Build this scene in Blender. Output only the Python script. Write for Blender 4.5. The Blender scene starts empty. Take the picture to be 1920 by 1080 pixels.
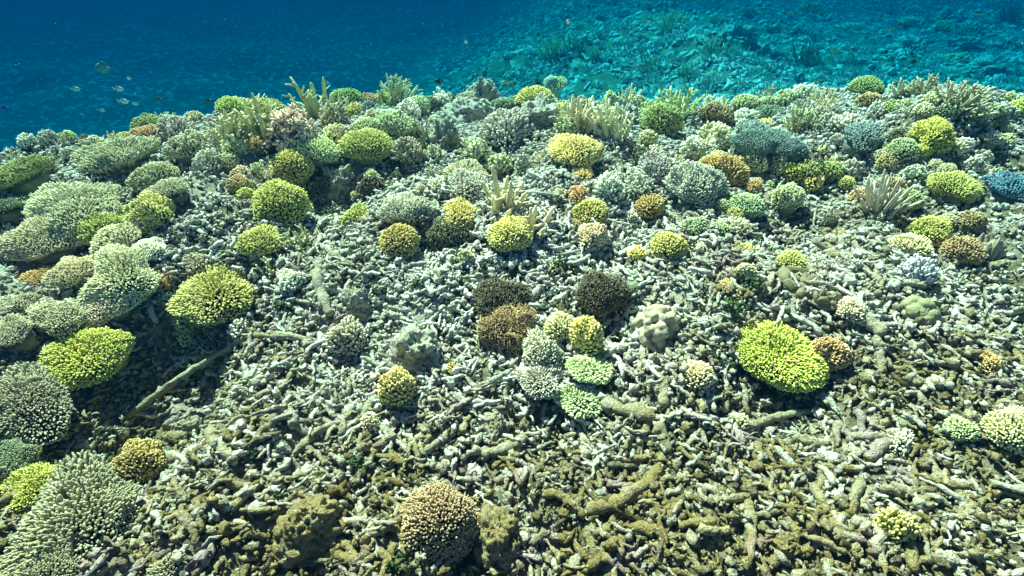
import bpy, math
import numpy as np
from mathutils import Vector

R_ = math.radians
sc = bpy.context.scene
COL = sc.collection

# ------------------------------------------------------------------ camera
CAM_H = 1.25
PITCH = 38.0
cam_d = bpy.data.cameras.new("camera")
cam = bpy.data.objects.new("camera", cam_d)
COL.objects.link(cam)
cam.location = (0, 0, CAM_H)
cam.rotation_euler = (R_(90 - PITCH), 0, 0)
cam_d.lens = 18.0
cam_d.sensor_width = 36.0
cam_d.clip_start = 0.02
cam_d.clip_end = 500
sc.camera = cam
sc.render.resolution_x, sc.render.resolution_y = 1024, 576

# ------------------------------------------------------------------ light
SUN_EL, SUN_AZ = 51.0, -30.0            # azimuth from +Y (ahead) towards +X
sd = Vector((math.sin(R_(SUN_AZ)) * math.cos(R_(SUN_EL)), math.cos(R_(SUN_AZ)) * math.cos(R_(SUN_EL)), math.sin(R_(SUN_EL))))
w = bpy.data.worlds.new("World")
sc.world = w
w.use_nodes = True
nt = w.node_tree
bg = nt.nodes["Background"]
sky = nt.nodes.new("ShaderNodeTexSky")
sky.sky_type = 'NISHITA'
sky.sun_disc = False
sky.air_density = 0.45
sky.dust_density = 0.4
sky.sun_elevation = R_(SUN_EL)
sky.sun_rotation = R_(SUN_AZ)
nt.links.new(sky.outputs[0], bg.inputs[0])
bg.inputs[1].default_value = 0.05
sl = bpy.data.lights.new("sun", 'SUN')
sl.energy = 5.0
sl.angle = R_(0.5)
sl.color = (1.0, 0.86, 0.62)
so = bpy.data.objects.new("sun", sl)
COL.objects.link(so)
so.rotation_euler = sd.to_track_quat('Z', 'Y').to_euler()
so.location = (0, 0, 6)
sc.view_settings.view_transform = 'Standard'
sc.view_settings.look = 'None'
sc.view_settings.gamma = 1
sc.view_settings.exposure = 2.0
cy = sc.cycles
cy.max_bounces = 4
cy.diffuse_bounces = 1
cy.glossy_bounces = 1
cy.transmission_bounces = 1
cy.volume_bounces = 1
cy.transparent_max_bounces = 4
cy.use_denoising = True
cy.caustics_reflective = False
cy.caustics_refractive = False

rng = np.random.default_rng(7)

# ------------------------------------------------------------------ noise
def _h(ix, iy, iz, seed):
    n = (ix.astype(np.int64) * 374761393 + iy.astype(np.int64) * 668265263 + iz.astype(np.int64) * 2147483647 + seed * 1274126177) & 0xFFFFFFFF
    n = ((n ^ (n >> 13)) * 1274126177) & 0xFFFFFFFF
    n = (n ^ (n >> 16)) & 0xFFFFFF
    return n / float(0xFFFFFF)

def noise2(x, y, seed=0):
    x0 = np.floor(x); y0 = np.floor(y)
    fx = x - x0; fy = y - y0
    fx = fx * fx * (3 - 2 * fx); fy = fy * fy * (3 - 2 * fy)
    z = np.zeros_like(x0)
    a = _h(x0, y0, z, seed); b = _h(x0 + 1, y0, z, seed)
    c = _h(x0, y0 + 1, z, seed); d = _h(x0 + 1, y0 + 1, z, seed)
    return (a * (1 - fx) + b * fx) * (1 - fy) + (c * (1 - fx) + d * fx) * fy - 0.5

def noise3(p, s, seed=0):
    q = p * s
    i = np.floor(q); f = q - i
    f = f * f * (3 - 2 * f)
    out = 0
    for dx in (0, 1):
        for dy in (0, 1):
            for dz in (0, 1):
                wgt = (f[:, 0] if dx else 1 - f[:, 0]) * (f[:, 1] if dy else 1 - f[:, 1]) * (f[:, 2] if dz else 1 - f[:, 2])
                out = out + wgt * _h(i[:, 0] + dx, i[:, 1] + dy, i[:, 2] + dz, seed)
    return out - 0.5

def fbm2(x, y, s, n, seed):
    o = 0; a = 1.0
    for k in range(n):
        o = o + a * noise2(x * s + 17.3 * k, y * s - 9.1 * k, seed + k); s *= 2.03; a *= 0.5
    return o

def sstep(a, b, x):
    t = np.clip((x - a) / (b - a), 0, 1)
    return t * t * (3 - 2 * t)

# ------------------------------------------------------------------ the ground
S0, C0 = 0.149, 0.139
# how much the brow of the mound rises or dips, by bearing
BROW_TH = (-60, -44.9, -41, -34.6, -27, -21.5, -14.5, -5.6, 2.3, 13.5, 21.5, 26, 30.5, 36, 39.5, 43, 60)
BROW_DZ = (0.0, 0.03, 0.045, 0.04, -0.05, -0.07, -0.10, -0.15, -0.15, -0.20, -0.25, -0.255, -0.16, -0.125, -0.02, -0.07, -0.07)

def ground_smooth(x, y):
    x = np.asarray(x, float); y = np.asarray(y, float)
    r = np.sqrt(x * x + y * y) + 1e-6
    th = np.degrees(np.arctan2(x, y))
    r0 = 2.0 + 0.62 * sstep(8, 34, th) - 0.16 * sstep(-22, -46, th)
    r0 = np.where(np.abs(th) > 100, 2.0, r0)
    e = r - r0
    z1 = S0 * r - C0 * np.maximum(e, 0) ** 2
    z1 = z1 + np.interp(th, BROW_TH, BROW_DZ) * sstep(1.7, 3.3, r)
    # beyond the brow the slope runs straight on
    e2 = np.maximum(e - 2.4, 0)
    z1 = z1 + C0 * e2 ** 2 - 0.0 * e2
    # far sea bed: a shelf on the right, deep water on the left
    s = x - (0.35 + 0.10 * y)
    shelf = -2.1 - 0.055 * np.maximum(y - 5, 0) - 0.8 * sstep(5, 12, x) + 0.35 * fbm2(x, y, 0.16, 2, 71) * sstep(4.5, 8, r)
    s = s + 1.6 * fbm2(x, y, 0.22, 3, 17)
    q = np.maximum(3.6 - s, 0)
    far = shelf - 0.065 * q ** 2 / (1 + 0.10 * q)
    far = -9.0 + np.log1p(np.exp(np.clip((far + 9.0) * 1.2, -40, 40))) / 1.2
    far = far + 0.9 * fbm2(x, y, 0.35, 4, 91) * sstep(4.5, 8, r)
    k = 0.35
    hh = np.clip(0.5 + 0.5 * (z1 - far) / k, 0, 1)
    z = far * (1 - hh) + z1 * hh + k * hh * (1 - hh)
    z = z + 0.10 * fbm2(x, y, 0.9, 2, 5) + 0.10 * fbm2(x, y, 2.6, 2, 8) * sstep(1.9, 2.8, r)
    return z

HOLLOWS = ((-1.12, 1.21, .22, .20), (-1.0, .98, .20, .18), (-1.36, .95, .24, .14), (-1.67, 1.5, .24, .18), (-1.1, .72, .22, .16), (-.77, 1.98, .18, .11),
           (-.07, 2.2, .16, .10), (.75, .90, .16, .10), (-.48, 2.15, .14, .09), (1.46, 2.04, .20, .10), (.12, .86, .12, .06), (-.10, .57, .09, .08),
           (.68, 2.26, .15, .10), (-.9, 2.0, .12, .08), (.30, 1.2, .10, .05), (-.30, 1.62, .13, .06), (1.5, 1.1, .2, .06), (-.55, .75, .14, .05), (.55, 1.75, .14, .06), (1.05, 1.65, .16, .07))

def ground(x, y):
    x = np.asarray(x, float); y = np.asarray(y, float)
    z = ground_smooth(x, y)
    for hx, hy, hr, hd in HOLLOWS:
        z = z - hd * np.exp(-((x - hx) ** 2 + (y - hy) ** 2) / (hr * hr))
    z = z + 0.075 * fbm2(x, y, 4.0, 3, 31) + 0.018 * fbm2(x, y, 26.0, 2, 47)
    return z

def gnormal(x, y):
    e = 0.06
    zx = (ground_smooth(x + e, y) - ground_smooth(x - e, y)) / (2 * e)
    zy = (ground_smooth(x, y + e) - ground_smooth(x, y - e)) / (2 * e)
    n = np.stack([-zx, -zy, np.ones_like(zx)], -1)
    return n / np.linalg.norm(n, axis=-1, keepdims=True)

CP, SP = math.cos(R_(PITCH)), math.sin(R_(PITCH))

def px_dir(px, py):
    r = (px - 960) / 960.0; u = (540 - py) / 960.0
    return np.array([r, CP + u * SP, -SP + u * CP])

_T = np.concatenate([np.arange(0.6, 6, 0.008), np.arange(6, 40, 0.05)])

def hit(px, py, near=False):
    """the point of the ground seen at a place in the photograph, and its distance along the axis"""
    for _ in range(60):
        d = px_dir(px, py)
        P = d[None, :] * _T[:, None]
        z = CAM_H + P[:, 2]
        b = z < ground(P[:, 0], P[:, 1])
        if b.any():
            t = _T[int(np.argmax(b))]
            if not near or math.hypot(d[0] * t, d[1] * t) < 4.7:
                return np.array([d[0] * t, d[1] * t, CAM_H + d[2] * t]), t
        elif not near:
            break
        py += 2
    return np.array([d[0] * 20, d[1] * 20, CAM_H + d[2] * 20]), 20.0

# ------------------------------------------------------------------ materials
def new_mat(name):
    m = bpy.data.materials.new(name); m.use_nodes = True
    n = m.node_tree.nodes; l = m.node_tree.links
    return m, n, l, n["Principled BSDF"]

def N(n, typ, **kw):
    o = n.new(typ)
    for k, v in kw.items():
        setattr(o, k, v)
    return o

def noise_node(n, l, vec, scale, detail=3.0, rough=0.55):
    t = N(n, "ShaderNodeTexNoise")
    t.inputs["Scale"].default_value = scale; t.inputs["Detail"].default_value = detail; t.inputs["Roughness"].default_value = rough
    l.new(vec, t.inputs["Vector"])
    return t.outputs["Fac"]

def ramp(n, l, fac, stops, interp='LINEAR'):
    r = N(n, "ShaderNodeValToRGB"); cr = r.color_ramp; cr.interpolation = interp
    while len(cr.elements) < len(stops):
        cr.elements.new(0.5)
    for e, (p, c) in zip(cr.elements, stops):
        e.position = p; e.color = (c[0], c[1], c[2], 1)
    l.new(fac, r.inputs[0])
    return r.outputs[0]

def mix(n, l, fac, a, b, mode='MIX'):
    m = N(n, "ShaderNodeMix", data_type='RGBA', blend_type=mode)
    if hasattr(fac, 'links'): l.new(fac, m.inputs[0])
    else: m.inputs[0].default_value = fac
    for s, v in ((6, a), (7, b)):
        if hasattr(v, 'links'): l.new(v, m.inputs[s])
        else: m.inputs[s].default_value = (v[0], v[1], v[2], 1)
    return m.outputs[2]

def math_(n, l, op, a, b=0.5, c=None, clamp=False):
    m = N(n, "ShaderNodeMath", operation=op); m.use_clamp = clamp
    for i, v in enumerate((a, b) if c is None else (a, b, c)):
        if hasattr(v, 'links'): l.new(v, m.inputs[i])
        else: m.inputs[i].default_value = v
    return m.outputs[0]

def bump(n, l, b, h, strength=0.5, dist=0.01):
    u = N(n, "ShaderNodeBump"); u.inputs["Strength"].default_value = strength; u.inputs["Distance"].default_value = dist
    l.new(h, u.inputs["Height"]); l.new(u.outputs[0], b.inputs["Normal"])

def mat_rubble():
    """dead coral: bone white where fresh, overgrown with olive turf algae lower on the slope"""
    m, n, l, b = new_mat("dead_coral_rubble")
    g = N(n, "ShaderNodeNewGeometry"); pos = g.outputs["Position"]; isl = g.outputs["Random Per Island"]
    sep = N(n, "ShaderNodeSeparateXYZ"); l.new(pos, sep.inputs[0])
    big = noise_node(n, l, pos, 1.7, 3, 0.6)
    mid = noise_node(n, l, pos, 13, 3, 0.6)
    fine = noise_node(n, l, pos, 75, 3, 0.65)
    # share of turf algae: more towards the foot of the slope, in patches
    a = math_(n, l, 'MULTIPLY_ADD', sep.outputs[1], -0.56, 1.17)
    vd = N(n, "ShaderNodeVectorMath", operation='DISTANCE'); l.new(pos, vd.inputs[0]); vd.inputs[1].default_value = (-0.10, 1.42, 0.2)
    a = math_(n, l, 'SUBTRACT', a, math_(n, l, 'MULTIPLY_ADD', vd.outputs["Value"], -0.95, 0.78, clamp=True))   # a fan of freshly bleached pieces
    a = math_(n, l, 'MULTIPLY_ADD', math_(n, l, 'SUBTRACT', big, 0.5), 1.5, a)
    a = math_(n, l, 'MULTIPLY_ADD', math_(n, l, 'SUBTRACT', mid, 0.5), 1.4, a)
    a = math_(n, l, 'MULTIPLY_ADD', math_(n, l, 'SUBTRACT', fine, 0.5), 1.1, a)
    a = math_(n, l, 'MULTIPLY_ADD', math_(n, l, 'SUBTRACT', isl, 0.5), 0.9, a, clamp=True)
    bone = ramp(n, l, isl, [(0.0, (0.60, 0.57, 0.48)), (0.3, (0.78, 0.75, 0.66)), (0.55, (0.42, 0.41, 0.33)), (0.8, (0.64, 0.54, 0.47)), (1.0, (0.82, 0.79, 0.72))])
    algae = ramp(n, l, math_(n, l, 'FRACT', math_(n, l, 'MULTIPLY', isl, 7.3)), [(0.0, (0.17, 0.118, 0.038)), (0.35, (0.27, 0.195, 0.075)), (0.7, (0.075, 0.052, 0.018)), (1.0, (0.36, 0.28, 0.14))])
    c = mix(n, l, a, bone, algae)
    # crusts: pink coralline algae, dark film, a little orange sponge
    p = N(n, "ShaderNodeTexNoise"); p.inputs["Scale"].default_value = 9.0; p.inputs["Detail"].default_value = 2; l.new(pos, p.inputs["Vector"])
    pk = math_(n, l, 'SMOOTH_MIN', 1.0, math_(n, l, 'MULTIPLY_ADD', p.outputs["Fac"], 9.0, -5.1, clamp=True), 0.1)
    c = mix(n, l, math_(n, l, 'MULTIPLY', pk, 0.55), c, (0.36, 0.24, 0.27))
    o = noise_node(n, l, pos, 6.1, 4, 0.7)
    c = mix(n, l, math_(n, l, 'MULTIPLY_ADD', o, 16.0, -11.6, clamp=True), c, (0.36, 0.15, 0.03))
    d = noise_node(n, l, pos, 34, 2, 0.6)
    c = mix(n, l, math_(n, l, 'MULTIPLY', math_(n, l, 'MULTIPLY_ADD', d, 7.0, -4.3, clamp=True), 0.65), c, (0.06, 0.06, 0.035))
    sp = noise_node(n, l, pos, 170, 3, 0.7)
    c = mix(n, l, math_(n, l, 'MULTIPLY', math_(n, l, 'MULTIPLY_ADD', sp, 8.0, -4.6, clamp=True), 0.6), c, (0.60, 0.57, 0.45))
    c = mix(n, l, math_(n, l, 'MULTIPLY', math_(n, l, 'MULTIPLY_ADD', sp, -9.0, 3.7, clamp=True), 0.6), c, (0.07, 0.06, 0.03))
    l.new(c, b.inputs["Base Color"])
    b.inputs["Roughness"].default_value = 0.9
    b.inputs["Specular IOR Level"].default_value = 0.15
    h = math_(n, l, 'MULTIPLY_ADD', sp, 0.6, math_(n, l, 'MULTIPLY', fine, 1.0))
    bump(n, l, b, h, 1.0, 0.012)
    return m

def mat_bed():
    """the floor under the loose pieces: algal film and silt, darkened as painted shade for the gaps, with pockets of pale sand"""
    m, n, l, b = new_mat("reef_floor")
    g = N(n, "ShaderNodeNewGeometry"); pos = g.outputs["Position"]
    c = ramp(n, l, noise_node(n, l, pos, 45, 4, 0.65), [(0.3, (0.06, 0.05, 0.027)), (0.5, (0.16, 0.135, 0.08)), (0.7, (0.32, 0.28, 0.19))])  # dark tones stand in for shade in the gaps between pieces
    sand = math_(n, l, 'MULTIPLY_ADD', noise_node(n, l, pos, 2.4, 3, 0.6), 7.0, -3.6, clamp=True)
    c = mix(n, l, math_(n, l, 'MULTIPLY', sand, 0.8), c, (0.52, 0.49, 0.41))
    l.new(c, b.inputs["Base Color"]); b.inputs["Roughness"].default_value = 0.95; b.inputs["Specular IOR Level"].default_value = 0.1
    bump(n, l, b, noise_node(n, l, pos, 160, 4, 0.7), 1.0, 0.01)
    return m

def mat_coral():
    """living coral: Object Info colour, paler growing tips (attribute tip), a little mottling"""
    m, n, l, b = new_mat("living_coral")
    oi = N(n, "ShaderNodeObjectInfo"); at = N(n, "ShaderNodeAttribute", attribute_name="tip")
    g = N(n, "ShaderNodeNewGeometry"); pos = g.outputs["Position"]; isl = g.outputs["Random Per Island"]
    tip = mix(n, l, 0.18, mix(n, l, 1.0, oi.outputs["Color"], (1.45, 1.42, 1.3), 'MULTIPLY'), (0.85, 0.80, 0.55))
    low = mix(n, l, 1.0, oi.outputs["Color"], (0.85, 0.8, 0.7), 'MULTIPLY')
    f = math_(n, l, 'POWER', at.outputs["Fac"], 1.25)
    c = mix(n, l, f, low, tip)
    v = math_(n, l, 'MULTIPLY_ADD', isl, 0.4, 0.9)
    v = math_(n, l, 'MULTIPLY', v, math_(n, l, 'MULTIPLY_ADD', noise_node(n, l, pos, 11, 2), 0.7, 0.65))
    vc = N(n, "ShaderNodeCombineColor"); [l.new(v, vc.inputs[i]) for i in range(3)]
    c = mix(n, l, 1.0, c, vc.outputs[0], 'MULTIPLY')
    oo = N(n, "ShaderNodeVectorMath", operation='MULTIPLY_ADD'); l.new(pos, oo.inputs[0]); oo.inputs[1].default_value = (1, 1, 1)
    l.new(oi.outputs["Location"], oo.inputs[2])
    pt = math_(n, l, 'MULTIPLY_ADD', noise_node(n, l, oo.outputs[0], 13, 3, 0.6), 6.0, -3.35, clamp=True)
    dull = mix(n, l, 0.55, c, (0.22, 0.17, 0.09))
    c = mix(n, l, math_(n, l, 'MULTIPLY', pt, 0.55), c, dull)
    l.new(c, b.inputs["Base Color"])
    b.inputs["Roughness"].default_value = 0.75
    b.inputs["Specular IOR Level"].default_value = 0.2
    bump(n, l, b, noise_node(n, l, pos, 260, 2), 0.6, 0.004)
    return m

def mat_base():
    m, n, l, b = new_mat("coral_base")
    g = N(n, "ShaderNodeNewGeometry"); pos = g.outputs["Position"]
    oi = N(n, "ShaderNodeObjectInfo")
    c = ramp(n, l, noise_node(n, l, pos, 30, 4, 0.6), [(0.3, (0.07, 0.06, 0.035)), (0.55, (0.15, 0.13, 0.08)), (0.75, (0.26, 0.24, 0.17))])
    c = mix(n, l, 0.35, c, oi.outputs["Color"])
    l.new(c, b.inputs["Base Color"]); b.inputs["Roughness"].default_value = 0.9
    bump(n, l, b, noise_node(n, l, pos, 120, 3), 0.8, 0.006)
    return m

def mat_leather():
    m, n, l, b = new_mat("soft_coral_skin")
    g = N(n, "ShaderNodeNewGeometry"); pos = g.outputs["Position"]; oi = N(n, "ShaderNodeObjectInfo")
    c = mix(n, l, noise_node(n, l, pos, 22, 4, 0.6), mix(n, l, 1.0, oi.outputs["Color"], (0.6, 0.6, 0.55), 'MULTIPLY'), mix(n, l, 0.10, oi.outputs["Color"], (0.8, 0.75, 0.6)))
    l.new(c, b.inputs["Base Color"]); b.inputs["Roughness"].default_value = 0.8
    h = math_(n, l, 'MULTIPLY_ADD', noise_node(n, l, pos, 190, 2), 0.6, noise_node(n, l, pos, 60, 2))
    bump(n, l, b, h, 0.55, 0.006)
    return m

def mat_plain(name, rough=0.6, spec=0.3, nz=0.25, scale=40):
    m, n, l, b = new_mat(name)
    g = N(n, "ShaderNodeTexCoord"); oi = N(n, "ShaderNodeObjectInfo")
    c = mix(n, l, noise_node(n, l, g.outputs["Object"], scale, 2), mix(n, l, nz, oi.outputs["Color"], (0, 0, 0)), oi.outputs["Color"])
    l.new(c, b.inputs["Base Color"]); b.inputs["Roughness"].default_value = rough; b.inputs["Specular IOR Level"].default_value = spec
    return m

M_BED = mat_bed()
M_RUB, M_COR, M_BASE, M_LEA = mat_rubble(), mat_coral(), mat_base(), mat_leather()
M_FISH = mat_plain("fish_skin", 0.45, 0.4)
M_WEED = mat_plain("seaweed_leaf", 0.6, 0.3, 0.5, 60)

# ------------------------------------------------------------------ mesh builders
def mesh(name, V, quads=None, tris=None, mat=None, smooth=True, tip=None):
    me = bpy.data.meshes.new(name)
    V = np.ascontiguousarray(V, np.float32)
    nq = 0 if quads is None else len(quads); ntr = 0 if tris is None else len(tris)
    idx = []
    if nq: idx.append(np.asarray(quads, np.int32).ravel())
    if ntr: idx.append(np.asarray(tris, np.int32).ravel())
    idx = np.concatenate(idx)
    tot = np.concatenate([np.full(nq, 4, np.int32), np.full(ntr, 3, np.int32)])
    start = np.concatenate([[0], np.cumsum(tot)[:-1]]).astype(np.int32)
    me.vertices.add(len(V)); me.vertices.foreach_set("co", V.ravel())
    me.loops.add(len(idx)); me.loops.foreach_set("vertex_index", idx)
    me.polygons.add(len(tot)); me.polygons.foreach_set("loop_start", start); me.polygons.foreach_set("loop_total", tot)
    me.polygons.foreach_set("use_smooth", np.full(len(tot), smooth))
    if tip is not None:
        a = me.attributes.new("tip", 'FLOAT', 'POINT'); a.data.foreach_set("value", np.ascontiguousarray(tip, np.float32))
    me.update(calc_edges=True)
    if mat: me.materials.append(mat)
    return me

def obj(name, me, parent=None, color=None):
    o = bpy.data.objects.new(name, me); COL.objects.link(o)
    if parent is not None: o.parent = parent
    if color is not None: o.color = (*color, 1)
    return o

def empty(name, loc):
    o = bpy.data.objects.new(name, None); COL.objects.link(o); o.location = loc; o.empty_display_size = 0.05
    return o

def tag(o, label=None, cat=None, group=None, kind=None):
    if label: o["label"] = label
    if cat: o["category"] = cat
    if group: o["group"] = group
    if kind: o["kind"] = kind
    return o

def unit(v):
    return v / (np.linalg.norm(v, axis=-1, keepdims=True) + 1e-9)

def tubes(paths, rad, sides=6, cap0=False, capk=0.7):
    """paths (n,k,3), rad (n,k): rounded-end tubes; returns V, quads, tris, tip"""
    n, k, _ = paths.shape
    T = unit(np.gradient(paths, axis=1))
    mean = unit(paths[:, -1] - paths[:, 0])
    ref = np.where(np.abs(mean[:, 2:3]) > 0.8, np.array([[1.0, 0, 0]]), np.array([[0, 0, 1.0]]))
    U = unit(np.cross(T, ref[:, None, :])); W = np.cross(T, U)
    a = np.linspace(0, 2 * math.pi, sides, endpoint=False)
    ring = U[:, :, None, :] * np.cos(a)[None, None, :, None] + W[:, :, None, :] * np.sin(a)[None, None, :, None]
    V = paths[:, :, None, :] + ring * rad[:, :, None, None]
    V = V.reshape(n, k * sides, 3)
    endv = paths[:, -1] + T[:, -1] * rad[:, -1:] * capk
    startv = paths[:, 0] - T[:, 0] * rad[:, :1] * capk
    V = np.concatenate([V, endv[:, None], startv[:, None]], 1)
    per = k * sides + 2
    i = np.arange(k - 1)[:, None] * sides; j = np.arange(sides)[None, :]; j2 = (j + 1) % sides
    q = np.stack([i + j, i + j2, i + sides + j2, i + sides + j], -1).reshape(-1, 4)
    b = (k - 1) * sides
    t = np.stack([b + j[0], b + j2[0], np.full(sides, k * sides)], -1)
    if cap0:
        t = np.concatenate([t, np.stack([j2[0], j[0], np.full(sides, k * sides + 1)], -1)])
    off = (np.arange(n) * per)[:, None, None]
    Q = (q[None] + off).reshape(-1, 4); Tr = (t[None] + off).reshape(-1, 3)
    tv = np.repeat(np.linspace(0, 1, k), sides)
    tip = np.tile(np.concatenate([tv, [1.0, 0.0]]), n)
    return V.reshape(-1, 3), Q, Tr, tip

def join(parts):
    Vs, Qs, Ts, tips = [], [], [], []; o = 0
    for V, Q, T, tp in parts:
        Vs.append(V); tips.append(tp)
        if Q is not None and len(Q): Qs.append(np.asarray(Q) + o)
        if T is not None and len(T): Ts.append(np.asarray(T) + o)
        o += len(V)
    return np.concatenate(Vs), (np.concatenate(Qs) if Qs else None), (np.concatenate(Ts) if Ts else None), np.concatenate(tips)

def sphere(nu=20, nv=12):
    """unit sphere; returns V, quads, tris"""
    V = [(0, 0, 1)]
    for i in range(1, nv):
        p = math.pi * i / nv
        for j in range(nu):
            a = 2 * math.pi * j / nu
            V.append((math.sin(p) * math.cos(a), math.sin(p) * math.sin(a), math.cos(p)))
    V.append((0, 0, -1))
    Q, T = [], []
    for j in range(nu):
        T.append((0, 1 + j, 1 + (j + 1) % nu))
        T.append((len(V) - 1, 1 + (nv - 2) * nu + (j + 1) % nu, 1 + (nv - 2) * nu + j))
    for i in range(nv - 2):
        for j in range(nu):
            a = 1 + i * nu; b_ = a + nu
            Q.append((a + j, b_ + j, b_ + (j + 1) % nu, a + (j + 1) % nu))
    return np.array(V, float), np.array(Q), np.array(T)

SPH = sphere(40, 24); SPHX = sphere(90, 56); SPHS = sphere(18, 11); SPHT = sphere(7, 5)

def frame_for(nrm, yaw):
    n = np.asarray(nrm); n = n / np.linalg.norm(n)
    x = np.array([math.cos(yaw), math.sin(yaw), 0]); x = x - n * x.dot(n); x /= np.linalg.norm(x)
    y = np.cross(n, x)
    return np.stack([x, y, n], 1)          # columns

def cap_dirs(n, maxang, r):
    i = np.arange(n) + 0.5
    cz = 1 - (1 - math.cos(maxang)) * i / n
    ph = i * 2.399963 + r.uniform(0, 6.28)
    s = np.sqrt(np.maximum(0, 1 - cz * cz))
    d = np.stack([s * np.cos(ph), s * np.sin(ph), cz], 1)
    d = d + r.normal(0, 0.26 * math.sqrt(2 * math.pi * (1 - math.cos(maxang)) / n), d.shape)
    return unit(d)

# a cushion of packed fingers on a dome; all lengths in metres, local frame with z out of the reef
def finger_dome(R, Hh, n, r, fl=0.36, fr=0.42, irr=0.12, updir=0.15, maxang=1.72, sides=6, ell=1.0, lobes=0, jit=0.07, fork=0.0, taper=0.55, dish=0.0):
    d = cap_dirs(n, maxang, r)
    ph = np.arctan2(d[:, 1], d[:, 0])
    lob = 1 + irr * (np.sin(ph * 2 + r.uniform(0, 6)) * 0.5 + np.sin(ph * 3 + r.uniform(0, 6)) * 0.5 + np.sin(ph * 5 + r.uniform(0, 6)) * 0.3) * np.sqrt(np.maximum(0, 1 - d[:, 2] ** 2))
    sc3 = np.array([R, R * ell, Hh])
    tipp = d * sc3 * lob[:, None]
    bump_ = noise3(d * 1.0 + r.uniform(0, 50, 3), 2.6, 3)
    tipp *= (1 + irr * 1.2 * bump_)[:, None]
    rho = np.hypot(tipp[:, 0] / R, tipp[:, 1] / (R * ell))
    tipp[:, 2] -= dish * Hh * np.exp(-(rho / 0.45) ** 2)
    c = np.array([0, 0, -0.30 * R])
    dirn = unit(unit(tipp - c) + np.array([0, 0, updir]) + r.normal(0, jit, tipp.shape))
    tipp = tipp + dirn * (r.normal(0, 0.028, n) * R)[:, None]
    L = fl * R * r.uniform(0.85, 1.15, n)
    k = 5
    s = np.linspace(0, 1, k)
    bend = r.normal(0, 0.06, tipp.shape) * L[:, None]
    base = tipp - dirn * L[:, None]
    P = base[:, None, :] + (tipp - base)[:, None, :] * s[None, :, None] + bend[:, None, :] * (4 * s * (1 - s))[None, :, None]
    area = 2 * math.pi * R * (R + Hh) * 0.5 * (1 - math.cos(maxang))
    sp = math.sqrt(area / n)
    prof = np.array([0.95, 1.0, 1.0, 0.97 - 0.2 * taper, 0.84 - 0.45 * taper])
    rad = fr * sp * r.uniform(0.82, 1.18, n)[:, None] * prof[None]
    parts = [tubes(P, rad, sides)]
    if fork > 0:
        m = max(1, int(n * fork)); ii = r.choice(n, m, replace=False)
        b0 = base[ii] + (tipp[ii] - base[ii]) * r.uniform(0.35, 0.7, m)[:, None]
        dd = unit(dirn[ii] + unit(r.normal(0, 1, (m, 3))) * 0.75)
        LL = L[ii] * 0.42
        P2 = b0[:, None, :] + dd[:, None, :] * (LL[:, None] * np.linspace(0, 1, 4)[None])[:, :, None]
        parts.append(tubes(P2, rad[ii][:, [0, 1, 3, 4]] * 0.72, sides))
    return join(parts)

def core(R, Hh, lift, r, ell=1.0, k=0.74):
    V, Q, T = SPHS
    W = V * np.array([R * k, R * ell * k, Hh * k])
    W = W * (1 + 0.12 * noise3(V + r.uniform(0, 9, 3), 3.0, 5))[:, None]
    lowm = V[:, 2] < -0.05
    W[lowm, 2] = -(np.abs(V[lowm, 2])) * (lift + 0.05 + 0.25 * R)
    W[lowm, :2] *= (0.55 + 0.45 * (1 - np.abs(V[lowm, 2:3])))
    return W, Q, T, np.zeros(len(W))

def grow(start, dirs, L, rad0, r, depth, k=7, curl=0.25, nside=4, sides=7, up=np.array([0, 0, 1.0]), taper=0.55, spread=0.8, out=None):
    """staghorn branches: curved tubes with side branchlets"""
    if out is None: out = []
    n = len(start)
    s = np.linspace(0, 1, k)
    b = unit(r.normal(0, 1, (n, 3))) * curl + up * curl * 1.2
    P = start[:, None] + dirs[:, None] * (L[:, None] * s[None])[:, :, None] + b[:, None] * (L[:, None] * (s ** 2)[None])[:, :, None] * 0.55
    prof = 1 - taper * s ** 1.4
    lump = 1 + 0.15 * r.normal(0, 1, (n, k))
    Rr = rad0[:, None] * prof[None] * lump
    Rr[:, -1] *= 0.72
    out.append(tubes(P, Rr, sides))
    if depth > 0:
        st, dr, LL, rr = [], [], [], []
        for i in range(n):
            for _ in range(r.integers(max(1, nside - 1), nside + 2)):
                u = r.uniform(0.28, 0.92); q = u * (k - 1); q0 = int(q); f = q - q0
                p = P[i, q0] * (1 - f) + P[i, min(q0 + 1, k - 1)] * f
                t = unit(P[i, min(q0 + 1, k - 1)] - P[i, q0] + 1e-9)
                o = unit(np.cross(t, r.normal(0, 1, 3)))
                st.append(p); dr.append(unit(t * (1.1 - spread * 0.5) + o * spread)); LL.append(L[i] * r.uniform(0.14, 0.42) * (1.2 - u * 0.6)); rr.append(rad0[i] * (1 - taper * u) * r.uniform(0.62, 0.8))
        if st:
            grow(np.array(st), np.array(dr), np.array(LL), np.array(rr), r, depth - 1, max(4, k - 2), curl, max(2, nside - 1), max(5, sides - 1), up, 0.45, spread, out)
    return out

def staghorn(R, Hh, n, thick, r, depth=1, nside=7, spread=0.95, curl=0.18, lean=(0, 0, 0)):
    a = np.arange(n) * 2.399963 + r.uniform(0, 6)
    q = np.sqrt((np.arange(n) + 0.5) / n)
    st = np.stack([np.cos(a) * q * R * 0.35, np.sin(a) * q * R * 0.35, np.full(n, -0.02)], 1)
    tgt = np.stack([np.cos(a) * q * R, np.sin(a) * q * R, Hh * (1.05 - 0.55 * q ** 2) * r.uniform(0.75, 1.1, n)], 1) + np.array(lean) * Hh
    dv = tgt - st; L = np.linalg.norm(dv, axis=1)
    return join(grow(st, unit(dv), L * 0.9, np.full(n, thick) * r.uniform(0.85, 1.15, n), r, depth, 7, curl, nside, 7, np.array([0, 0, 1.0]), 0.58, spread))

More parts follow.
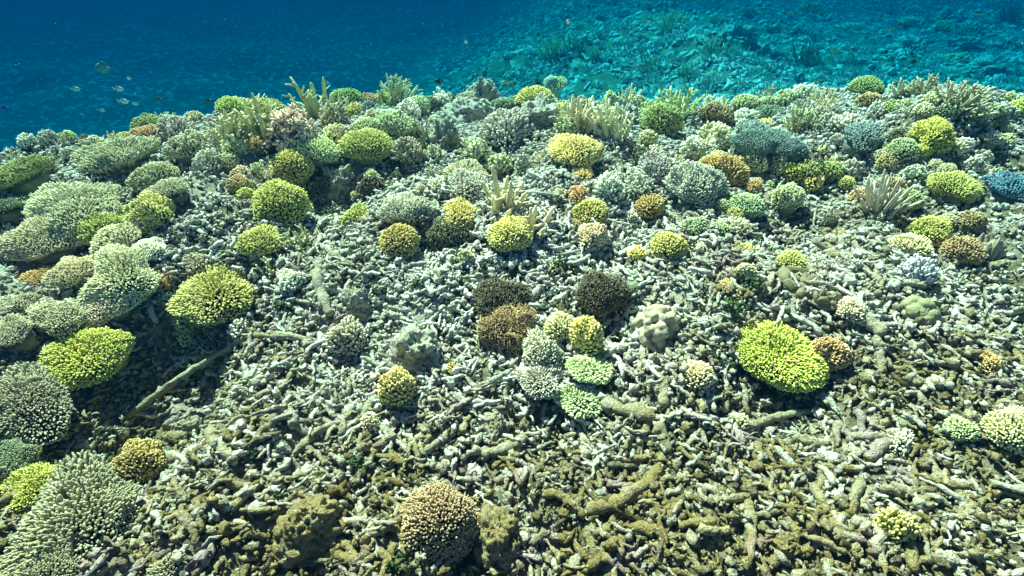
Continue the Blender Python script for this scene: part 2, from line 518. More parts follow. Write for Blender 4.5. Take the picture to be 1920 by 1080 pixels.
def lumps(R, Hh, r, nb=26, amp=0.22, lob=0.45):
    """rounded knobs crowding over one dome, a single closed skin"""
    V, Q, T = SPHX
    c = unit(r.normal(0, 1, (nb, 3))); c[:, 2] = np.abs(c[:, 2]) * 0.9; c = unit(c); sz = r.uniform(0.6, 1.1, nb) * lob
    d = np.linalg.norm(V[:, None] - c[None], axis=2)
    b = np.max(np.sqrt(np.maximum(0, 1 - (d / sz[None]) ** 2)) * sz[None], axis=1)
    f = 1 + amp * 1.6 * (b / lob - 0.6) + 0.07 * noise3(V + c[0] * 9, 5, 9) + 0.035 * noise3(V, 14, 9)
    W = V * f[:, None] * np.array([R, R, Hh])
    W[:, 2] = np.where(V[:, 2] < -0.15, -0.25 * Hh + 0.15 * W[:, 2], W[:, 2])
    return W, Q, T, np.clip(b * 2, 0, 1)

def folds(R, Hh, r, nl=9):
    """leathery soft coral: thick upright lobes rising from one mat"""
    parts = []
    V, Q, T = SPHS
    for i in range(nl):
        a = i * 2.4 + r.uniform(0, 1); q = math.sqrt((i + 0.3) / nl) * 0.72
        l, t, h = R * r.uniform(0.30, 0.48), R * r.uniform(0.15, 0.24), Hh * r.uniform(0.55, 1.05)
        y = r.uniform(0, 3.14)
        W = V * (1 + 0.5 * noise3(V + i * 7.7, 1.8, 3) + 0.25 * noise3(V + i * 3.1, 4.5, 5))[:, None] * np.array([l, t, h])
        W[:, :2] *= (1 + 0.35 * V[:, 2:3])
        W = np.stack([W[:, 0] * math.cos(y) - W[:, 1] * math.sin(y) + math.cos(a) * q * R, W[:, 0] * math.sin(y) + W[:, 1] * math.cos(y) + math.sin(a) * q * R, W[:, 2] + 0.1 * Hh], 1)
        parts.append((W, Q, T, np.clip(V[:, 2], 0, 1)))
    V, Q, T = SPH
    W = V * (1 + 0.35 * noise3(V + 3, 2.2, 3))[:, None] * np.array([R * 0.95, R * 0.95, Hh * 0.5])
    parts.append((W, Q, T, np.zeros(len(V))))
    return join(parts)

def rock(R, Hh, r, rough=0.5):
    V, Q, T = SPHX
    o = r.uniform(0, 50, 3)
    rid = lambda s, k: 0.5 - np.abs(noise3(V + o, s, k)) * 2
    f = 0.9 + rough * (noise3(V + o, 1.5, 2) * 1.2 + noise3(V + o, 3.2, 4) * 0.9 + rid(5.0, 12) * 0.25 + noise3(V + o, 8, 6) * 0.55 + noise3(V + o, 16, 8) * 0.32 + noise3(V + o, 30, 10) * 0.2)
    W = V * f[:, None] * np.array([R, R, Hh * 0.85])
    W[:, 2] = np.where(W[:, 2] < -0.3 * Hh, -0.3 * Hh + 0.3 * (W[:, 2] + 0.3 * Hh), W[:, 2])
    return W, Q, T, np.zeros(len(W))

def cauliflower(R, Hh, r, nc=34):
    d = cap_dirs(nc, 1.5, r)
    parts = []
    for v in d:
        c = v * np.array([R, R, Hh]) * r.uniform(0.68, 0.9)
        m = 26
        dd = unit(unit(r.normal(0, 1, (m, 3))) + v * 0.7)
        L = 0.27 * R * r.uniform(0.7, 1.1, m)
        P = c + dd[:, None, :] * (L[:, None] * np.linspace(0.1, 1, 4)[None])[:, :, None]
        parts.append(tubes(P, np.full((m, 1), 0.035 * R) * np.array([[1, 1.15, 1.2, 0.9]]), 5))
        stalk = np.stack([np.array([0, 0, -0.1 * R]), c * 0.5, c])[None]
        parts.append(tubes(stalk, np.array([[0.12, 0.1, 0.07]]) * R, 6))
    return join(parts)

# ------------------------------------------------------------------ the sea bed, one sheet
def build_seabed():
    ang = np.concatenate([np.linspace(-76, 76, 430), np.linspace(76, 284, 60)[1:-1]])
    rad = np.concatenate([np.linspace(0.12, 4.9, 390), 4.9 * (125 / 4.9) ** (np.linspace(0, 1, 150)[1:])])
    A, Rr = np.meshgrid(np.radians(ang), rad)
    X = (Rr * np.sin(A)).ravel(); Y = (Rr * np.cos(A)).ravel()
    Z = ground(X, Y)
    na, nr = len(ang), len(rad)
    i = np.arange(nr - 1)[:, None] * na; j = np.arange(na)[None]; j2 = (j + 1) % na
    Q = np.stack([i + j, i + na + j, i + na + j2, i + j2], -1).reshape(-1, 4)
    Q = Q[:, ::-1]
    V = np.concatenate([np.stack([X, Y, Z], 1), [[0, 0, float(ground(0, 0))]]])
    T = np.stack([j[0], j2[0], np.full(na, len(V) - 1)], 1)[:, ::-1]
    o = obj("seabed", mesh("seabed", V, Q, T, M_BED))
    tag(o, kind="structure")
build_seabed()

# ------------------------------------------------------------------ loose rubble
def rubble_proto(r, L, rad, k=6, sides=7, bend=0.25, knob=0.16):
    s = np.linspace(-0.5, 0.5, k)
    P = np.stack([s * L, bend * L * (s ** 2) * r.normal(0, 1) + r.normal(0, 0.03, k) * L, bend * 0.5 * L * s ** 2 * r.normal(0, 1) + r.normal(0, 0.02, k) * L], 1)
    rr = rad * (1 + knob * r.normal(0, 1, k)) * (1 + r.uniform(-0.3, 0.3) * s * 2)
    rr[0] *= r.uniform(0.55, 1.0); rr[-1] *= r.uniform(0.4, 0.9)
    V, Q, T, tp = tubes(P[None], np.maximum(rr, rad * 0.4)[None], sides, True, 0.25)
    o = r.uniform(0, 30, 3)
    V = V + np.stack([noise3(V + o + q, 0.55 / rad, 3) for q in (0, 5, 11)], 1) * rad * 0.95 + r.normal(0, 0.13 * rad, V.shape)
    out = [(V, Q, T, np.zeros(len(V)))]
    if r.random() < 0.45:                      # broken side knobs
        for _ in range(r.integers(1, 3)):
            i = r.integers(1, k - 1); d = unit(r.normal(0, 1, 3) * np.array([0.5, 1, 1]))
            F = P[i] + d * (np.linspace(0.2, r.uniform(1.6, 3.0), 4) * rad)[:, None]
            v = tubes(F[None], np.array([[0.75, 0.7, 0.62, 0.45]]) * rad, 6)
            out.append((v[0] + r.normal(0, 0.07 * rad, v[0].shape), v[1], v[2], np.zeros(len(v[0]))))
    V, Q, T, _ = join(out)
    return V, Q, T

def frames(nrm, r, n, pitch):
    yaw = r.uniform(0, 2 * math.pi, n)
    x = np.stack([np.cos(yaw), np.sin(yaw), np.zeros(n)], 1) + np.array([0, 0, 1.0]) * r.normal(0, pitch, n)[:, None]
    x = unit(x - nrm * np.sum((x) * nrm, 1)[:, None] * 0.75)
    y = unit(np.cross(nrm, x)); z = np.cross(x, y)
    return np.stack([x, y, z], 2)

def scatter(protos, P, nrm, r, pitch, smin, smax, squash=None):
    Vs, Qs, Ts = [], [], []; off = 0
    which = r.integers(0, len(protos), len(P))
    for i, (V, Q, T) in enumerate(protos):
        ii = np.nonzero(which == i)[0]
        if not len(ii): continue
        M = frames(nrm[ii], r, len(ii), pitch) * r.uniform(smin, smax, len(ii))[:, None, None]
        W = np.einsum('nij,vj->nvi', M, V) + P[ii][:, None, :]
        o = off + np.arange(len(ii))[:, None, None] * len(V)
        Vs.append(W.reshape(-1, 3))
        if Q is not None: Qs.append((np.asarray(Q)[None] + o).reshape(-1, 4))
        Ts.append((np.asarray(T)[None] + o).reshape(-1, 3)); off += len(ii) * len(V)
    return np.concatenate(Vs), np.concatenate(Qs), np.concatenate(Ts)

def polar_points(r, n, r0, r1, a0, a1):
    rr = np.sqrt(r.uniform(r0 * r0, r1 * r1, n)); a = np.radians(r.uniform(a0, a1, n))
    return rr * np.sin(a), rr * np.cos(a)

def build_rubble():
    r = np.random.default_rng(21)
    sticks = [rubble_proto(r, r.uniform(0.055, 0.12), r.uniform(0.0055, 0.0105), 9, 8, 0.35) for _ in range(18)]
    twigs = [rubble_proto(r, r.uniform(0.035, 0.095), r.uniform(0.0032, 0.0070), 7, 6, 0.22, 0.24) for _ in range(40)]
    stubs = [rubble_proto(r, r.uniform(0.022, 0.055), r.uniform(0.0035, 0.0075), 5, 7, 0.4, 0.24) for _ in range(24)]
    chunks = []
    for _ in range(24):
        V, Q, T = sphere(9, 6)
        W = V * r.uniform(0.007, 0.016) * r.uniform(0.6, 1.4, 3) * (1 + 1.3 * noise3(V + r.uniform(0, 40, 3), 2.0, 3) + 1.2 * noise3(V + r.uniform(0, 40, 3), 4.6, 3))[:, None]
        chunks.append((W, Q, T))
    grit = []
    for _ in range(8):
        V, Q, T = SPHT
        grit.append((V * r.uniform(0.0028, 0.006) * r.uniform(0.5, 1.8, 3) + r.normal(0, 0.0008, V.shape), Q, T))
    parts = []
    #            protos n  z range         pitch scale   r0   r1
    for protos, n, zlo, zhi, pit, a, b, q0, q1 in (
            (sticks, 650, -0.004, 0.026, 0.40, 0.5, 1.15, 0.3, 2.0), (sticks, 1000, -0.004, 0.014, 0.35, 0.4, 0.8, 1.8, 4.8),
            (twigs, 3600, -0.004, 0.028, 0.6, 0.5, 1.2, 0.3, 2.0), (twigs, 5500, -0.003, 0.016, 0.5, 0.3, 0.78, 1.7, 4.8),
            (stubs, 8500, -0.008, 0.026, 0.8, 0.35, 1.05, 0.3, 2.0), (stubs, 17000, -0.006, 0.018, 0.7, 0.3, 0.82, 1.7, 4.8),
            (chunks, 7500, -0.008, 0.024, 0.9, 0.3, 1.05, 0.3, 2.0), (chunks, 27000, -0.006, 0.016, 0.9, 0.28, 0.85, 1.5, 4.8),
            (grit, 17000, -0.002, 0.016, 0.5, 0.5, 1.4, 0.3, 2.0), (grit, 24000, -0.002, 0.010, 0.5, 0.8, 1.7, 1.9, 4.3)):
        x, y = polar_points(r, n, q0, q1, -76 if q1 < 2.5 else -62, 76 if q1 < 2.5 else 62)
        z = ground(x, y); nm = gnormal(x, y)
        P = np.stack([x, y, z], 1) + nm * r.uniform(zlo, zhi, n)[:, None]
        V, Q, T = scatter(protos, P, nm, r, pit, a, b)
        parts.append((V, Q, T, np.zeros(len(V))))
    V, Q, T, _ = join(parts)
    o = obj("coral_rubble", mesh("coral_rubble", V, Q, T, M_RUB))
    tag(o, "loose bed of broken dead coral fragments covering the mound", "rubble", kind="stuff")
build_rubble()

# ------------------------------------------------------------------ corals
PAL = {
    'yg': (0.42, 0.37, 0.09), 'lime': (0.49, 0.46, 0.06), 'ye': (0.64, 0.50, 0.16), 'olive': (0.25, 0.26, 0.075),
    'tan': (0.46, 0.265, 0.12), 'gold': (0.40, 0.27, 0.07), 'orange': (0.46, 0.265, 0.09), 'cream': (0.62, 0.52, 0.32),
    'white': (0.68, 0.64, 0.52), 'pink': (0.66, 0.47, 0.38), 'pg': (0.46, 0.46, 0.25), 'gg': (0.34, 0.30, 0.205),
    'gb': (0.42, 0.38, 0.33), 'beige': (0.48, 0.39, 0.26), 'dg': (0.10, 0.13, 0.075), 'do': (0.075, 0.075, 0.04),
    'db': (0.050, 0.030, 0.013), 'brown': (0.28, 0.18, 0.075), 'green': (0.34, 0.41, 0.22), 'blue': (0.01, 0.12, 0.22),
    'lilac': (0.44, 0.42, 0.50), 'slate': (0.12, 0.17, 0.20), 'leaf': (0.035, 0.075, 0.012),
}

def solve(px, py, wp, hp, kind):
    """where on the mound a colony stands and how big it is"""
    cyy = py
    for _ in range(3):
        G, dep = hit(px, cyy, True)
        d = px_dir(px, cyy); phi = math.asin(-d[2] / np.linalg.norm(d))
        mpp = dep / 960.0
        st = math.sqrt(1 + ((px - 960) / 960.0) ** 2)
        R = wp * mpp / 2 / (st ** 0.8)
        hm = hp * mpp
        if kind in ('stag', 'rockish'):
            Hh = min(max((hm - R * math.sin(phi) * 0.7) / math.cos(phi), 0.4 * R), 1.7 * R)
            cyy = py + hp * 0.5 - 0.35 * R * math.sin(phi) / mpp
        else:
            S = hm - R * math.sin(phi)
            Hh = math.sqrt(max(S * S - (R * math.sin(phi)) ** 2, 0)) / math.cos(phi) if S > 0 else 0
            Hh = min(max(Hh, 0.38 * R), (1.15 if hp <= wp * 1.05 else 1.75) * R)
            S = math.sqrt((R * math.sin(phi)) ** 2 + (Hh * math.cos(phi)) ** 2)
            cyy = py + ((S - R * math.sin(phi)) / 2 + (LIFT.get(kind, 0.20) * R + 0.011) * math.cos(phi) * (0 if kind in ('leather', 'boulder') else 1)) / mpp
    return G, R, Hh, mpp, phi

BLOCKED = []
LIFT = {'table': 0.30, 'soft': 0.2, 'bush': 0.12}
_seed = [100]

def coral(kind, px, py, wp, hp, col, label, cat=None, tilt=None, name=None, **kw):
    _seed[0] += 1
    r = np.random.default_rng(_seed[0])
    G, R, Hh, mpp, phi = solve(px, py, wp, hp, 'rockish' if kind == 'rock' else kind)
    nrm = gnormal(G[0], G[1]); up = np.array([0, 0, 1.0])
    nn = 0.45 * nrm + 0.55 * up
    if tilt is not None: nn = nn + np.array(tilt)
    nn = nn + r.normal(0, 0.10, 3)
    F = frame_for(nn, kw.pop('yaw', r.uniform(0, 6.28)))
    c = PAL[col] if isinstance(col, str) else col
    c = tuple(float(v) * float(k) for v, k in zip(c, r.uniform(0.92, 1.08, 3)))
    across = min(max(wp / 5.2, 8), 31) * kw.pop('dens', 1.0)
    n = int(across ** 2 * 2.2)
    lift = LIFT.get(kind, 0.20) * R + 0.011
    names = dict(dome="finger_coral", table="table_coral", bush="bushy_coral", stag="staghorn_coral", soft="soft_coral", boulder="boulder_coral", leather="leather_coral", rock="rock", thick="thick_finger_coral")
    o = empty(name or names[kind], tuple(G))
    M4 = np.eye(4); M4[:3, :3] = F
    from mathutils import Matrix
    o.rotation_euler = Matrix(M4.tolist()).to_euler()
    part = "branch_crown"
    if kind == 'dome':
        Hh *= 0.79 if hp <= wp else 1.0
        ell = kw.pop('ell', r.uniform(0.86, 1.08))
        parts = finger_dome(R * 0.97, Hh, n, r, ell=ell, **{**dict(irr=r.uniform(0.08, 0.26), fl=r.uniform(0.22, 0.30), taper=r.uniform(0.2, 0.45), fr=0.46), **kw})
        V, Q, T, tp = parts; V = V + np.array([0, 0, lift]); bs = core(R, Hh, lift, r, ell)
    elif kind == 'table':
        Hh = max(0.30 * R, min(Hh, 0.5 * R)); Hh = kw.pop('flat', Hh / R) * R; ell = kw.pop('ell', r.uniform(0.85, 1.05))
        V, Q, T, tp = finger_dome(R * 0.97, Hh, n, r, ell=ell, **{**dict(irr=0.26, fl=0.25, jit=0.16, updir=0.4, maxang=1.62, taper=0.3, fr=0.46), **kw})
        V = V + np.array([0, 0, lift]); bs = core(R, Hh, lift, r, ell, 0.8)
    elif kind == 'thick':
        V, Q, T, tp = finger_dome(R * 0.95, Hh, int(n * 0.55), r, **{**dict(irr=0.26, fl=0.34, updir=0.35, taper=0.4, fr=0.42, fork=0.25, jit=0.12), **kw})
        V = V + np.array([0, 0, lift]); bs = core(R, Hh, lift, r, 1, 0.6)
    elif kind == 'bush':
        Hh = max(Hh, 0.8 * R); V, Q, T, tp = finger_dome(R * 0.95, Hh, int(n * 1.15), r, **{**dict(irr=0.16, fl=0.34, jit=0.45, fork=0.8, taper=0.55, sides=5, fr=0.33), **kw})
        V = V + np.array([0, 0, lift]); bs = core(R, Hh, lift, r, 1, 0.66)
    elif kind == 'stag':
        V, Q, T, tp = staghorn(R * 0.92, Hh, int(kw.pop('nb', 12) * 1.15), kw.pop('thick', 5.0) * 0.88 * mpp, r, **kw)
        zq = V[:, 2].max(); xq = np.percentile(np.abs(V[:, :2]), 98)
        V = V * np.array([R / xq, R / xq, min(max(Hh / zq, 0.5), 2.2)])
        bs = core(R * 0.45, R * 0.16, 0.02, r)
    elif kind == 'soft':
        V, Q, T, tp = cauliflower(R * 0.95, Hh * 1.05, r, kw.get('nc', 34)); V = V + np.array([0, 0, lift]); part = "polyp_crown"; bs = core(R, Hh, lift, r, 1, 0.6)
    elif kind == 'leather':
        V, Q, T, tp = folds(R, max(Hh, 0.4 * R), r, kw.get('nb', 9)); part = None
    elif kind == 'boulder':
        V, Q, T, tp = lumps(R, Hh, r, kw.get('nb', 26), kw.get('amp', 0.2), kw.get('lob', 0.45)); part = None
    elif kind == 'rock':
        V, Q, T, tp = rock(R, Hh, r, kw.get('rough', 0.5)); part = None
    mat = {'boulder': M_LEA, 'leather': M_LEA, 'rock': M_RUB}.get(kind, M_COR)
    if part is None:
        COL.objects.unlink(o); rot, loc = o.rotation_euler.copy(), o.location.copy(); bpy.data.objects.remove(o)
        o = obj(name or names[kind], mesh(name or names[kind], V, Q, T, mat, True, tp), None, c)
        o.rotation_euler = rot; o.location = loc
    else:
        obj(part, mesh(part, V, Q, T, mat, True, tp), o, c)
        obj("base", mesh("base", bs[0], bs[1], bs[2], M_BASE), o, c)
    tag(o, label, cat or ("rock" if kind == 'rock' else "coral"))
    BLOCKED.append((G[0], G[1], R))
    return o

def D(*a, **k): return coral('dome', *a, **k)
def TB(*a, **k): return coral('table', *a, **k)
def ST(*a, **k): return coral('stag', *a, **k)
def BU(*a, **k): return coral('bush', *a, **k)
def TH(*a, **k): return coral('thick', *a, **k)
def RK(*a, **k): return coral('rock', *a, **k)

# --- bare rocks standing out of the rubble
RK(903, 160, 60, 62, 'gb', "craggy grey rock knob topping the middle of the crest")
RK(872, 200, 90, 60, 'gb', "broad pale rock shoulder below the craggy crest knob", rough=0.4)
RK(833, 246, 56, 52, 'gb', "grey-blue craggy rock between white sand patch and thick grey finger coral", rough=0.7)
RK(1010, 212, 80, 40, 'gb', "low pale rock under yellow-tan corals on the crest", rough=0.6)
RK(780, 645, 105, 70, 'gb', "pale rounded boulder above the yellow cone-shaped coral", rough=0.4)
RK(668, 560, 66, 52, 'gb', "brown turf-covered rock left of the bright rubble fan")
RK(340, 790, 108, 52, 'gb', "flat-topped olive rock above the golden tan coral at lower left", rough=0.35)
RK(580, 975, 130, 90, 'gb', "large turf-covered rock at the bottom edge, left of the tan brush coral", rough=0.35)
RK(930, 1000, 110, 90, 'gb', "olive crusty rock right of the tan brush coral at the bottom", rough=0.4)
RK(925, 790, 56, 40, 'gb', "smooth pale stone among rubble below the grey and green coral clump", rough=0.3)
RK(1470, 1000, 60, 70, 'gb', "stubby olive block of dead coral among sticks at lower right", rough=0.35)
RK(640, 330, 60, 50, 'gb', "dark pitted rock right of the yellow-green dome on the left slope", rough=0.7)
RK(1165, 210, 70, 40, 'gb', "bleached rock at the foot of the large pale staghorn thicket", rough=0.6)
RK(230, 300, 120, 40, 'gb', "low bleached ledge under the dark grey table on the left crest", rough=0.5)

# --- left crest and slope
D(280, 216, 62, 32, 'olive', "small olive dome coral alone on the left crest against blue water")
D(323, 221, 46, 24, 'yg', "flat yellow-green coral touching the right side of the olive crest dome")
D(238, 238, 38, 34, 'yg', "knobby yellow-green coral at the left end of the crest")
D(283, 250, 68, 38, 'tan', "tan-orange coral between grey finger corals on the left crest")
TH(340, 240, 72, 42, 'gb', "grey-blue spiky coral behind its grey-green twin on the left crest")
D(362, 268, 88, 52, 'gg', "grey-green finger coral left of the tall staghorn thicket", dens=0.8)
TB(228, 288, 150, 52, 'gg', "dark grey-green flat table coral on the upper left slope", dens=0.9)
TB(55, 318, 118, 46, 'olive', "olive flat-topped table coral at the left edge of the picture")
TB(160, 365, 200, 104, 'beige', "big beige-grey shaggy table coral filling the upper left slope", dens=1.0, flat=0.36, tilt=(0.1, -0.25, 0), fl=0.28, ell=0.75, yaw=0.5)
TB(300, 318, 95, 52, 'gg', "grey-white finger coral at the upper end of the big beige table")
D(303, 388, 85, 88, 'ye', "yellow two-tier dome coral right of the big beige table", irr=0.3)
D(196, 418, 112, 60, 'yg', "yellow-green coral wedged between the beige table and the pale cream table")
TB(228, 440, 95, 46, 'cream', "pale grey coral patch in front of the wedged yellow-green coral", dens=0.85)
TB(240, 492, 150, 105, 'cream', "pale cream finger table coral, largest in the left-hand cluster", flat=0.36, tilt=(0.12, -0.25, 0), fl=0.27, dens=0.9)
TB(290, 455, 72, 55, 'white', "whitish spiky coral behind the upper right rim of the pale cream table")
TB(150, 495, 110, 80, 'beige', "beige coral sheet behind the left rim of the pale cream table")
D(67, 455, 40, 26, 'yg', "little yellow-green coral alone in grey rubble near the left edge")
TB(77, 516, 66, 26, 'orange', "flat orange-tan plate coral at the left edge of the cluster")
TB(38, 562, 95, 80, 'gg', "grey-green coral cushion below the flat orange-tan plate")
TB(122, 578, 115, 72, 'beige', "beige coral in shade just above the lime plate coral")
TB(172, 645, 188, 112, 'lime', "bright lime table coral tilted on the left slope", tilt=(0.25, -0.35, 0), fl=0.26, dens=0.84, fr=0.46, dish=0.3, flat=0.32, irr=0.10, ell=0.72, yaw=0.65)
TB(66, 735, 205, 120, (0.25, 0.22, 0.15), "large grey-green coral below the lime table at the left edge", dens=0.9, flat=0.4, tilt=(0.15, -0.2, 0), fl=0.28)
TB(100, 428, 160, 66, 'beige', "shaggy beige coral sheet below the big beige table's left side", flat=0.35, tilt=(0.1, -0.2, 0), fl=0.28)
TB(28, 612, 115, 62, 'gg', "grey-green coral at the left edge level with the lime table's top", flat=0.4)
TB(205, 560, 110, 46, 'beige', "beige coral rim tucked under the pale cream table", flat=0.35, tilt=(0.1, -0.2, 0))
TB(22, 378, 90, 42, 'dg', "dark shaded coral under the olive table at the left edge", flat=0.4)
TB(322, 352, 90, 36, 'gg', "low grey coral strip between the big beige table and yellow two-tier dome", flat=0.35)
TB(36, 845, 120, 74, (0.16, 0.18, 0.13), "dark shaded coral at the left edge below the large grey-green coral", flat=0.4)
TH(400, 300, 70, 36, 'gb', "silvery low coral right of the dark grey-green flat table")
D(410, 543, 165, 90, 'yg', "wide yellow-green coral with long swept fingers, right of the cream table", irr=0.2, fl=0.34, dens=0.8, fr=0.44)
TH(320, 558, 44, 40, 'slate', "small slate-coloured coral left of the swept yellow-green coral")
ST(307, 520, 44, 42, 'tan', "thin tan branching coral beside the cream table's right rim", nb=9, thick=3.0)
TH(357, 601, 52, 42, 'green', "small blue-green coral below the swept yellow-green coral", fl=0.38)
TH(354, 631, 34, 26, 'pg', "tiny pale green coral under the small blue-green one")
TH(452, 612, 46, 42, 'white', "small whitish coral right of the small blue-green coral")
D(493, 448, 92, 58, 'yg', "rounded yellow-green dome on the left slope below the largest dome")
ST(567, 444, 66, 58, 'pg', "pale blue-green young staghorn right of the rounded yellow-green dome", nb=7, thick=3.6)
TH(550, 523, 56, 36, 'white', "pale grey finger coral right of the swept yellow-green coral")
ST(510, 495, 52, 36, 'cream', "white dead staghorn fragment with short arms below the rounded dome", nb=5, thick=4.0)
TH(378, 490, 62, 34, 'gg', "low grey coral patch above the swept yellow-green coral")
D(530, 370, 112, 86, 'yg', "large yellow-green dome coral with dense fingers on the left slope", ell=1.0, irr=0.10)
D(450, 340, 48, 32, 'tan', "small tan coral left of the large yellow-green dome")
D(463, 361, 34, 24, 'yg', "tiny yellow coral touching the large yellow-green dome")
D(593, 273, 88, 42, 'pg', "pale green-yellow coral right below the cream soft coral")
D(553, 302, 84, 58, 'yg', "yellow-green dome in front of the pale green-yellow coral under the soft coral")
D(440, 273, 56, 34, 'pg', "pale yellow-green coral at the foot of the tall staghorn thicket")
D(430, 297, 42, 32, 'pg', "small bright pale coral below the one at the staghorn's foot")
D(480, 266, 38, 34, 'orange', "small brown-orange coral tucked between staghorn and cream soft coral")
D(480, 180, 90, 30, 'yg', "yellow-green dome behind the tall staghorn thicket on the skyline")
D(440, 197, 76, 40, 'yg', "yellow-green dome just left of the staghorn on the skyline")
ST(432, 232, 84, 86, 'pg', "tall pale green staghorn thicket with thick upright arms, left crest", nb=13, thick=5.2, nside=6, spread=0.85)
ST(500, 208, 100, 98, 'pg', "pale green staghorn with long fanned arms behind the cream soft coral", nb=13, thick=5.0, nside=6, spread=0.85)
coral('soft', 550, 243, 108, 86, 'pink', "pinkish cream fluffy soft coral on the left crest")
ST(597, 184, 92, 74, 'pg', "antler-like pale staghorn on the skyline above the soft coral", nb=9, thick=4.4, nside=3)
ST(645, 200, 56, 48, 'pg', "small staghorn in front of a green dome, centre-left skyline", nb=8, thick=4.0)
D(652, 178, 64, 30, 'olive', "green dome on the centre-left skyline behind the small staghorn")
TH(625, 217, 56, 40, 'gg', "grey-green spiky coral right of the cream soft coral")
TH(630, 250, 52, 32, 'cream', "pale cream coral below the grey-green spiky one")
D(690, 266, 104, 60, 'yg', "broad yellow-green dome coral just left of centre on the upper slope", ell=0.95, irr=0.1)
D(738, 226, 78, 46, 'pg', "pale yellow-green coral behind the broad upper dome")
D(690, 232, 56, 30, 'pg', "pale coral directly above the broad upper dome's left half")
TH(767, 204, 48, 32, 'white', "nearly white coral beside the bleached sand patch")
ST(747, 166, 76, 66, 'pg', "spiky pale staghorn standing highest on the centre-left skyline", nb=12, thick=3.8)
D(785, 180, 44, 28, 'pg', "pale green dome just right of the highest staghorn")
D(692, 184, 38, 24, 'tan', "small tan coral on the skyline left of the highest staghorn")
D(722, 185, 42, 30, 'ye', "small yellow coral at the foot of the highest staghorn")
D(668, 205, 38, 30, 'yg', "small yellow-green coral right of the small skyline staghorn")
TH(692, 200, 28, 22, 'slate', "little slate-blue coral between small yellow corals near the skyline")
D(807, 178, 36, 24, 'dg', "dark green little coral on the skyline right of the pale green dome")
TH(768, 282, 58, 46, 'gg', "grey-green loose finger coral right of the broad upper dome")
ST(813, 278, 40, 48, 'pg', "thin pale staghorn sprig below the grey-blue craggy rock", nb=6, thick=3.0)
ST(886, 275, 48, 48, 'pg', "pale green staghorn fan left of the thick grey finger coral's foot", nb=8, thick=3.2)
D(872, 168, 40, 18, 'brown', "brown flat coral on the skyline left of the craggy knob")
TH(950, 236, 98, 62, 'gb', "thick grey finger coral like a clenched cluster below the craggy knob", fl=0.6, dens=0.85, taper=0.35)
ST(880, 204, 44, 38, 'cream', "cream staghorn fan on the rock shoulder below the craggy knob", nb=8, thick=3.2)
D(942, 194, 52, 22, 'dg', "dark low coral right of the cream fan below the knob")
D(908, 193, 24, 20, 'cream', "tiny cream coral between the cream fan and dark low coral")
D(1003, 178, 72, 40, 'ye', "yellow-tan coral on the skyline right of the craggy knob")
D(1021, 188, 46, 30, 'cream', "cream knobbly coral at the lower right of the skyline yellow-tan one")
D(1053, 202, 32, 32, 'ye', "small round yellow coral left of the large pale staghorn thicket")
D(1077, 278, 114, 66, 'ye', "big bright yellow dome coral at top centre of the slope", ell=0.95, irr=0.14)
ST(1085, 205, 80, 90, 'cream', "large pale staghorn thicket, tall left half, on the crest", nb=14, thick=5.2, nside=4)
ST(1150, 225, 95, 80, 'cream', "pale bleached staghorn sprawling downhill right of the tall thicket", nb=14, thick=5.0, nside=4, lean=(0.1, -0.2, 0))
TH(1062, 234, 48, 32, 'pg', "pale green-tan coral between bright yellow dome and staghorn thicket")
ST(1268, 192, 110, 58, 'pg', "fine pale staghorn rising behind the olive dome on the right skyline", nb=16, thick=3.6)
D(1238, 217, 82, 58, 'olive', "olive-green dome coral in front of the fine staghorn, right of centre crest")

# --- middle of the slope
D(873, 322, 84, 40, 'gg', "grey-green coral, upper tier above its grey twin, centre slope")
TH(875, 343, 88, 46, 'gb', "grey fringe-like coral, lower tier of the centre pair, above the striped fish", dens=1.2)
TH(980, 307, 32, 42, 'gb', "small upright grey coral between thick grey fingers and bright yellow dome")
ST(943, 356, 104, 96, 'cream', "cream star-shaped staghorn in the centre of the slope", nb=7, thick=6.0, nside=5)
ST(1002, 384, 70, 112, 'cream', "tall cream staghorn spike behind the yellow dome at centre", nb=5, thick=6.0, nside=4)
D(1090, 322, 46, 28, 'ye', "small open yellow-tan coral below the big bright yellow dome", fl=0.5)
D(1083, 361, 45, 42, 'tan', "tan rounded coral above the small yellow-green dome right of centre")
D(1107, 391, 62, 42, 'yg', "small yellow-green dome under the tan rounded coral")
TH(1140, 348, 58, 52, 'white', "whitish lumpy coral right of the tan rounded coral", irr=0.3)
TH(1197, 350, 58, 54, 'gb', "pale grey coral just right of the whitish lumpy one")
D(1217, 381, 62, 44, 'orange', "orange-brown dome coral right of centre, under pale grey corals")
TH(1230, 314, 74, 50, 'gb', "pale grey-green spreading coral above the orange-brown dome", dens=1.2)
TH(1300, 341, 102, 66, 'gb', "broad silvery finger coral left below the orange-tan plate", dens=1.3)
BU(697, 351, 54, 44, 'db', "small dark brown bushy coral left of centre by crossed dead sticks")
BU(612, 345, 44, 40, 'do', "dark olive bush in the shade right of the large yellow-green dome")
TH(763, 389, 98, 56, 'gb', "pale silvery spiky coral above the golden dome", dens=1.3, fl=0.38)
D(673, 401, 56, 38, 'yg', "small yellow-green coral left of the pale silvery spiky coral")
TB(863, 398, 82, 34, 'ye', "pale yellow flat coral on top of the dark bushy coral, centre")
BU(850, 437, 94, 52, 'do', "dark olive bushy coral between golden dome and yellow dome")
D(753, 446, 80, 64, 'gold', "golden-brown round dome coral left of the dark olive bush", ell=1.0, irr=0.08)
D(957, 432, 88, 64, 'ye', "pale yellow dome at centre in front of the cream staghorn spike", ell=0.95, irr=0.1)
D(1110, 442, 58, 60, 'cream', "cream-tan upright coral right of the centre yellow dome", fl=0.38)
D(1250, 456, 70, 56, 'yg', "yellow-green round dome alone on pale rubble right of centre", ell=1.0, irr=0.08)
